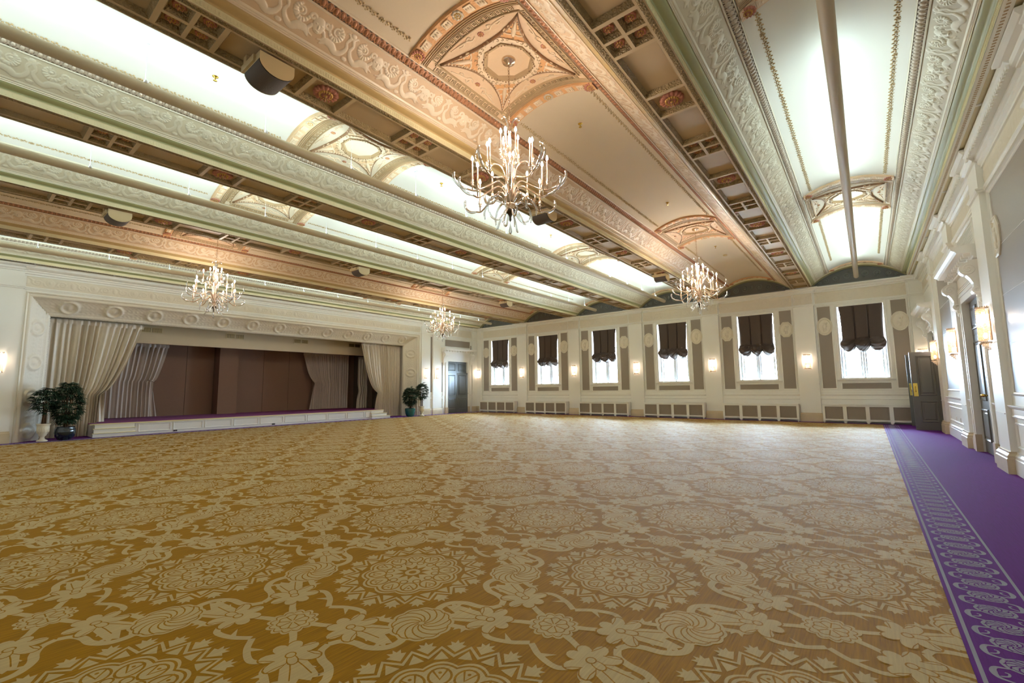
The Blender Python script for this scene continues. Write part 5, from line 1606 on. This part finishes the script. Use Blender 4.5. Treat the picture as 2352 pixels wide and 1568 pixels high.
for x, y, lb in ((XB[1] + .03, 1.86, 'largest looking loudspeaker, on the beam at upper left of the nearest chandelier'), (XB[1] + .03, 6.9, 'loudspeaker on a beam right behind the nearest chandelier'), (XB[1] + .03, 13.15, 'loudspeaker on a beam just left of the chandelier by the windows'),
                 (XB[3] + .03, 1.80, 'loudspeaker on the beam at far left above the stage'), (XB[3] + .03, 6.93, 'loudspeaker on a beam between the two far chandeliers'), (XB[3] + .03, 13.3, 'smallest looking loudspeaker, on a beam right of the far chandelier')):
    if spk is None: spk = make_speaker(lb); spk.location = (x, y, ZS + .002)
    else: dup(spk, (x, y, ZS + .002), None, lb)

# ------------------------------------------------------------------ sprinklers and a detector in the vaults
sp_ = None
spl = [(2, 1.85, 'ceiling sprinkler in the white vault right of the big loudspeaker'), (1, 5.68, 'ceiling sprinkler in the gold vault right of the nearest chandelier'), (2, 5.70, 'ceiling sprinkler in the white vault behind the nearest chandelier'),
       (1, 9.44, 'ceiling sprinkler in the gold vault before the second medallion'), (2, 9.53, 'ceiling sprinkler in the white vault above the middle of the window wall'), (1, 13.35, 'ceiling sprinkler in the gold vault above the window side chandelier')]
for i, y, lb in spl:
    loc = (XC[i], y, ZA - .002)
    if sp_ is None:
        sp_ = thing('fire_sprinkler', lb, 'sprinkler', loc, group='ceiling sprinklers')
        mb = MB(); mb.lathe([(.036, 0), (.034, -.006), (.012, -.012), (.010, -.03), (.004, -.032)], 14); mb.build('escutcheon', 'brass', sp_)
        mb = MB(); mb.lathe([(.003, -.03), (.004, -.05), (.024, -.052), (.024, -.056), (.003, -.058)], 12); mb.build('deflector', 'brass', sp_)
    else: dup(sp_, loc, None, lb)
mb = MB(); mb.lathe([(.06, 0), (.06, -.02), (.045, -.04), (.02, -.045)], 18)
o = mb.build('smoke_detector', 'speaker', None, (0, 0, 0)); o.location = (XC[1], 14.45, ZA - .002); tag(o, 'small beige smoke detector in the gold vault near the windows', 'smoke detector')

# ------------------------------------------------------------------ potted palms
def foliage(mb, cx, cy, z0, z1, rx, rz, n, seed, ll=.17):
    """fans of narrow pointed leaves spread over an ovoid crown"""
    r = random.Random(seed)
    for k in range(n):
        th = r.uniform(0, 2 * PI); v = r.uniform(-1, 1); rr = math.sqrt(1 - v * v) * r.uniform(.55, 1) ** .6
        px, py, pz = cx + rx * rr * cos(th), cy + rx * rr * sin(th), (z0 + z1) / 2 + rz * v * r.uniform(.7, 1)
        out = Vector((cos(th), sin(th), r.uniform(-.35, .55))).normalized()
        side = out.cross(Vector((0, 0, 1))).normalized(); upv = side.cross(out)
        m = r.randint(6, 9)
        for q in range(m):
            a = (q - (m - 1) / 2) * .42 + r.uniform(-.1, .1)
            d = (out * cos(a) + side * sin(a)).normalized()
            l = ll * r.uniform(.75, 1.15) * (1 - .12 * abs(a)); w = .0125
            s2 = d.cross(upv).normalized()
            p0 = Vector((px, py, pz)); p1 = p0 + d * l * .5 + Vector((0, 0, -.01)); p2 = p0 + d * l + Vector((0, 0, -.22 * l - r.uniform(0, .05)))
            mb.sweep([[tuple(p0), tuple(p0)], [tuple(p0 + d * l * .2 - s2 * w), tuple(p0 + d * l * .2 + s2 * w)], [tuple(p1 - s2 * w), tuple(p1 + s2 * w)], [tuple(p2), tuple(p2)]])
def stems(mb, cx, cy, z0, z1, n, sp, seed, r0=.011):
    r = random.Random(seed)
    for k in range(n):
        a = 2 * PI * k / n + r.uniform(-.3, .3); d = sp * r.uniform(.4, 1)
        mb.tube([(cx + .04 * cos(a), cy + .04 * sin(a), z0), (cx + d * .5 * cos(a), cy + d * .5 * sin(a), (z0 + z1) / 2), (cx + d * cos(a), cy + d * sin(a), z1)], [r0, r0, r0 * .7], 6)
def potted(name, label, cat, x, y, potprof, potmat, ztop, rim, fol, st, group=None, seed=1):
    t = thing(name, label, cat, (x, y, 0), group=group); oo = (x, y, 0)
    mb = MB(); mb.lathe(potprof, 32, (x, y, 0)); mb.build('urn' if 'urn' in label else 'pot', potmat, t, oo)
    mb = MB(); mb.lathe([(rim, ztop - .03), (rim * .5, ztop - .015), (.005, ztop - .012)], 20, (x, y, 0)); mb.build('soil', 'soil', t, oo)
    mb = MB(); stems(mb, x, y, ztop - .03, *st, seed); mb.build('cane', 'stem', t, oo)
    mb = MB(); foliage(mb, x, y, *fol, seed); mb.build('foliage', 'leaf', t, oo)['kind'] = 'stuff'
    return t
URN = [(.09, .006), (.105, .006), (.105, .035), (.08, .05), (.05, .07), (.042, .11), (.05, .14), (.075, .155), (.07, .17), (.09, .2), (.112, .25), (.118, .34), (.12, .4), (.13, .425), (.14, .44), (.14, .46), (.12, .462), (.11, .43), (.005, .42)]
BOWL = [(.10, .006), (.13, .01), (.19, .10), (.215, .20), (.205, .29), (.185, .33), (.195, .35), (.175, .352), (.165, .31), (.005, .30)]
TALL = [(.14, .006), (.16, .01), (.20, .12), (.235, .26), (.245, .33), (.235, .36), (.25, .375), (.225, .38), (.21, .34), (.005, .33)]
def flutes(t, x, y):
    mb = MB()
    for k in range(24):
        a = 2 * PI * k / 24
        mb.tube([(x + (.113 if q else .1) * cos(a), y + (.113 if q else .1) * sin(a), z) for q, z in ((0, .225), (1, .27), (1, .34), (1, .40))], [.006, .009, .009, .006], 5)
    mb.build('flute', 'urn', t, (x, y, 0))['kind'] = 'stuff'
a = potted('potted_palm', 'small palm tree on a fluted ivory urn at the left end of the stage', 'plant', -16.80, 1.70, URN, 'urn', .45, .12, (.70, 1.44, .25, .34, 150), (1.02, 5, .09), 'potted palms by the stage', 3); flutes(a, -16.80, 1.70)
potted('potted_palm', 'large bushy palm in a blue black pot at the left end of the stage', 'plant', -16.86, 2.12, BOWL, 'navy', .33, .17, (.32, 1.60, .30, .60, 380), (1.2, 8, .18), 'potted palms by the stage', 4)
potted('potted_palm', 'large bushy palm in a glazed teal pot at the right end of the stage', 'plant', -16.72, 13.52, TALL, 'teal', .37, .21, (.42, 1.42, .30, .46, 330), (1.1, 8, .18), 'potted palms by the stage', 5)
b = potted('potted_palm', 'tall palm tree on an ivory urn right of the teal pot', 'plant', -16.58, 14.10, URN, 'urn', .45, .12, (.72, 1.62, .27, .42, 190), (1.15, 5, .1), 'potted palms by the stage', 6); flutes(b, -16.58, 14.10)

# ------------------------------------------------------------------ daylight, camera
w = bpy.data.worlds.new('World'); sc.world = w; w.use_nodes = True
bg = w.node_tree.nodes['Background']; bg.inputs[0].default_value = (.58, .78, 1.0, 1); bg.inputs[1].default_value = 34
for xc in XC:
    l = bpy.data.lights.new('window_portal', 'AREA'); l.shape = 'RECTANGLE'; l.size = 2 * WHW; l.size_y = WZ1 - WZ0
    l.cycles.is_portal = True
    o = bpy.data.objects.new('window_portal', l); COL.objects.link(o); o.location = (xc, YW + .40, (WZ0 + WZ1) / 2); o.rotation_euler = (-PI / 2, 0, 0)
# pavement outside the windows
mb = MB(); mb.box(-40, 20, YW + .6, YW + 40, -3.2, -3); tag(mb.build('ground', 'plate'), 'pale pavement outside below the windows', 'ground', kind='structure')

cam = bpy.data.cameras.new('camera'); co = bpy.data.objects.new('camera', cam); COL.objects.link(co)
F, YAW, PIT, ROL = 1030.10, .668022, .105159, -.0112
fw = Vector((-sin(YAW) * cos(PIT), cos(YAW) * cos(PIT), sin(PIT))); rt = Vector((cos(YAW), sin(YAW), 0)); up = rt.cross(fw)
r2 = rt * cos(ROL) + up * sin(ROL); u2 = -rt * sin(ROL) + up * cos(ROL)
co.matrix_world = Matrix(((r2.x, u2.x, -fw.x, 0), (r2.y, u2.y, -fw.y, 0), (r2.z, u2.z, -fw.z, 1.22), (0, 0, 0, 1)))
cam.sensor_width = 36; cam.lens = F / 2352 * 36; cam.clip_start = .05; cam.clip_end = 200
sc.camera = co
vs = sc.view_settings
vs.view_transform = 'Standard'; vs.look = 'None'; vs.gamma = 1; vs.use_curve_mapping = False; vs.exposure = 2.6
cy = sc.cycles
cy.max_bounces = 6; cy.diffuse_bounces = 4; cy.glossy_bounces = 3; cy.transmission_bounces = 4; cy.transparent_max_bounces = 24
cy.sample_clamp_indirect = 4; cy.caustics_reflective = False; cy.caustics_refractive = False; cy.use_denoising = True
cy.use_adaptive_sampling = True; cy.adaptive_threshold = .025
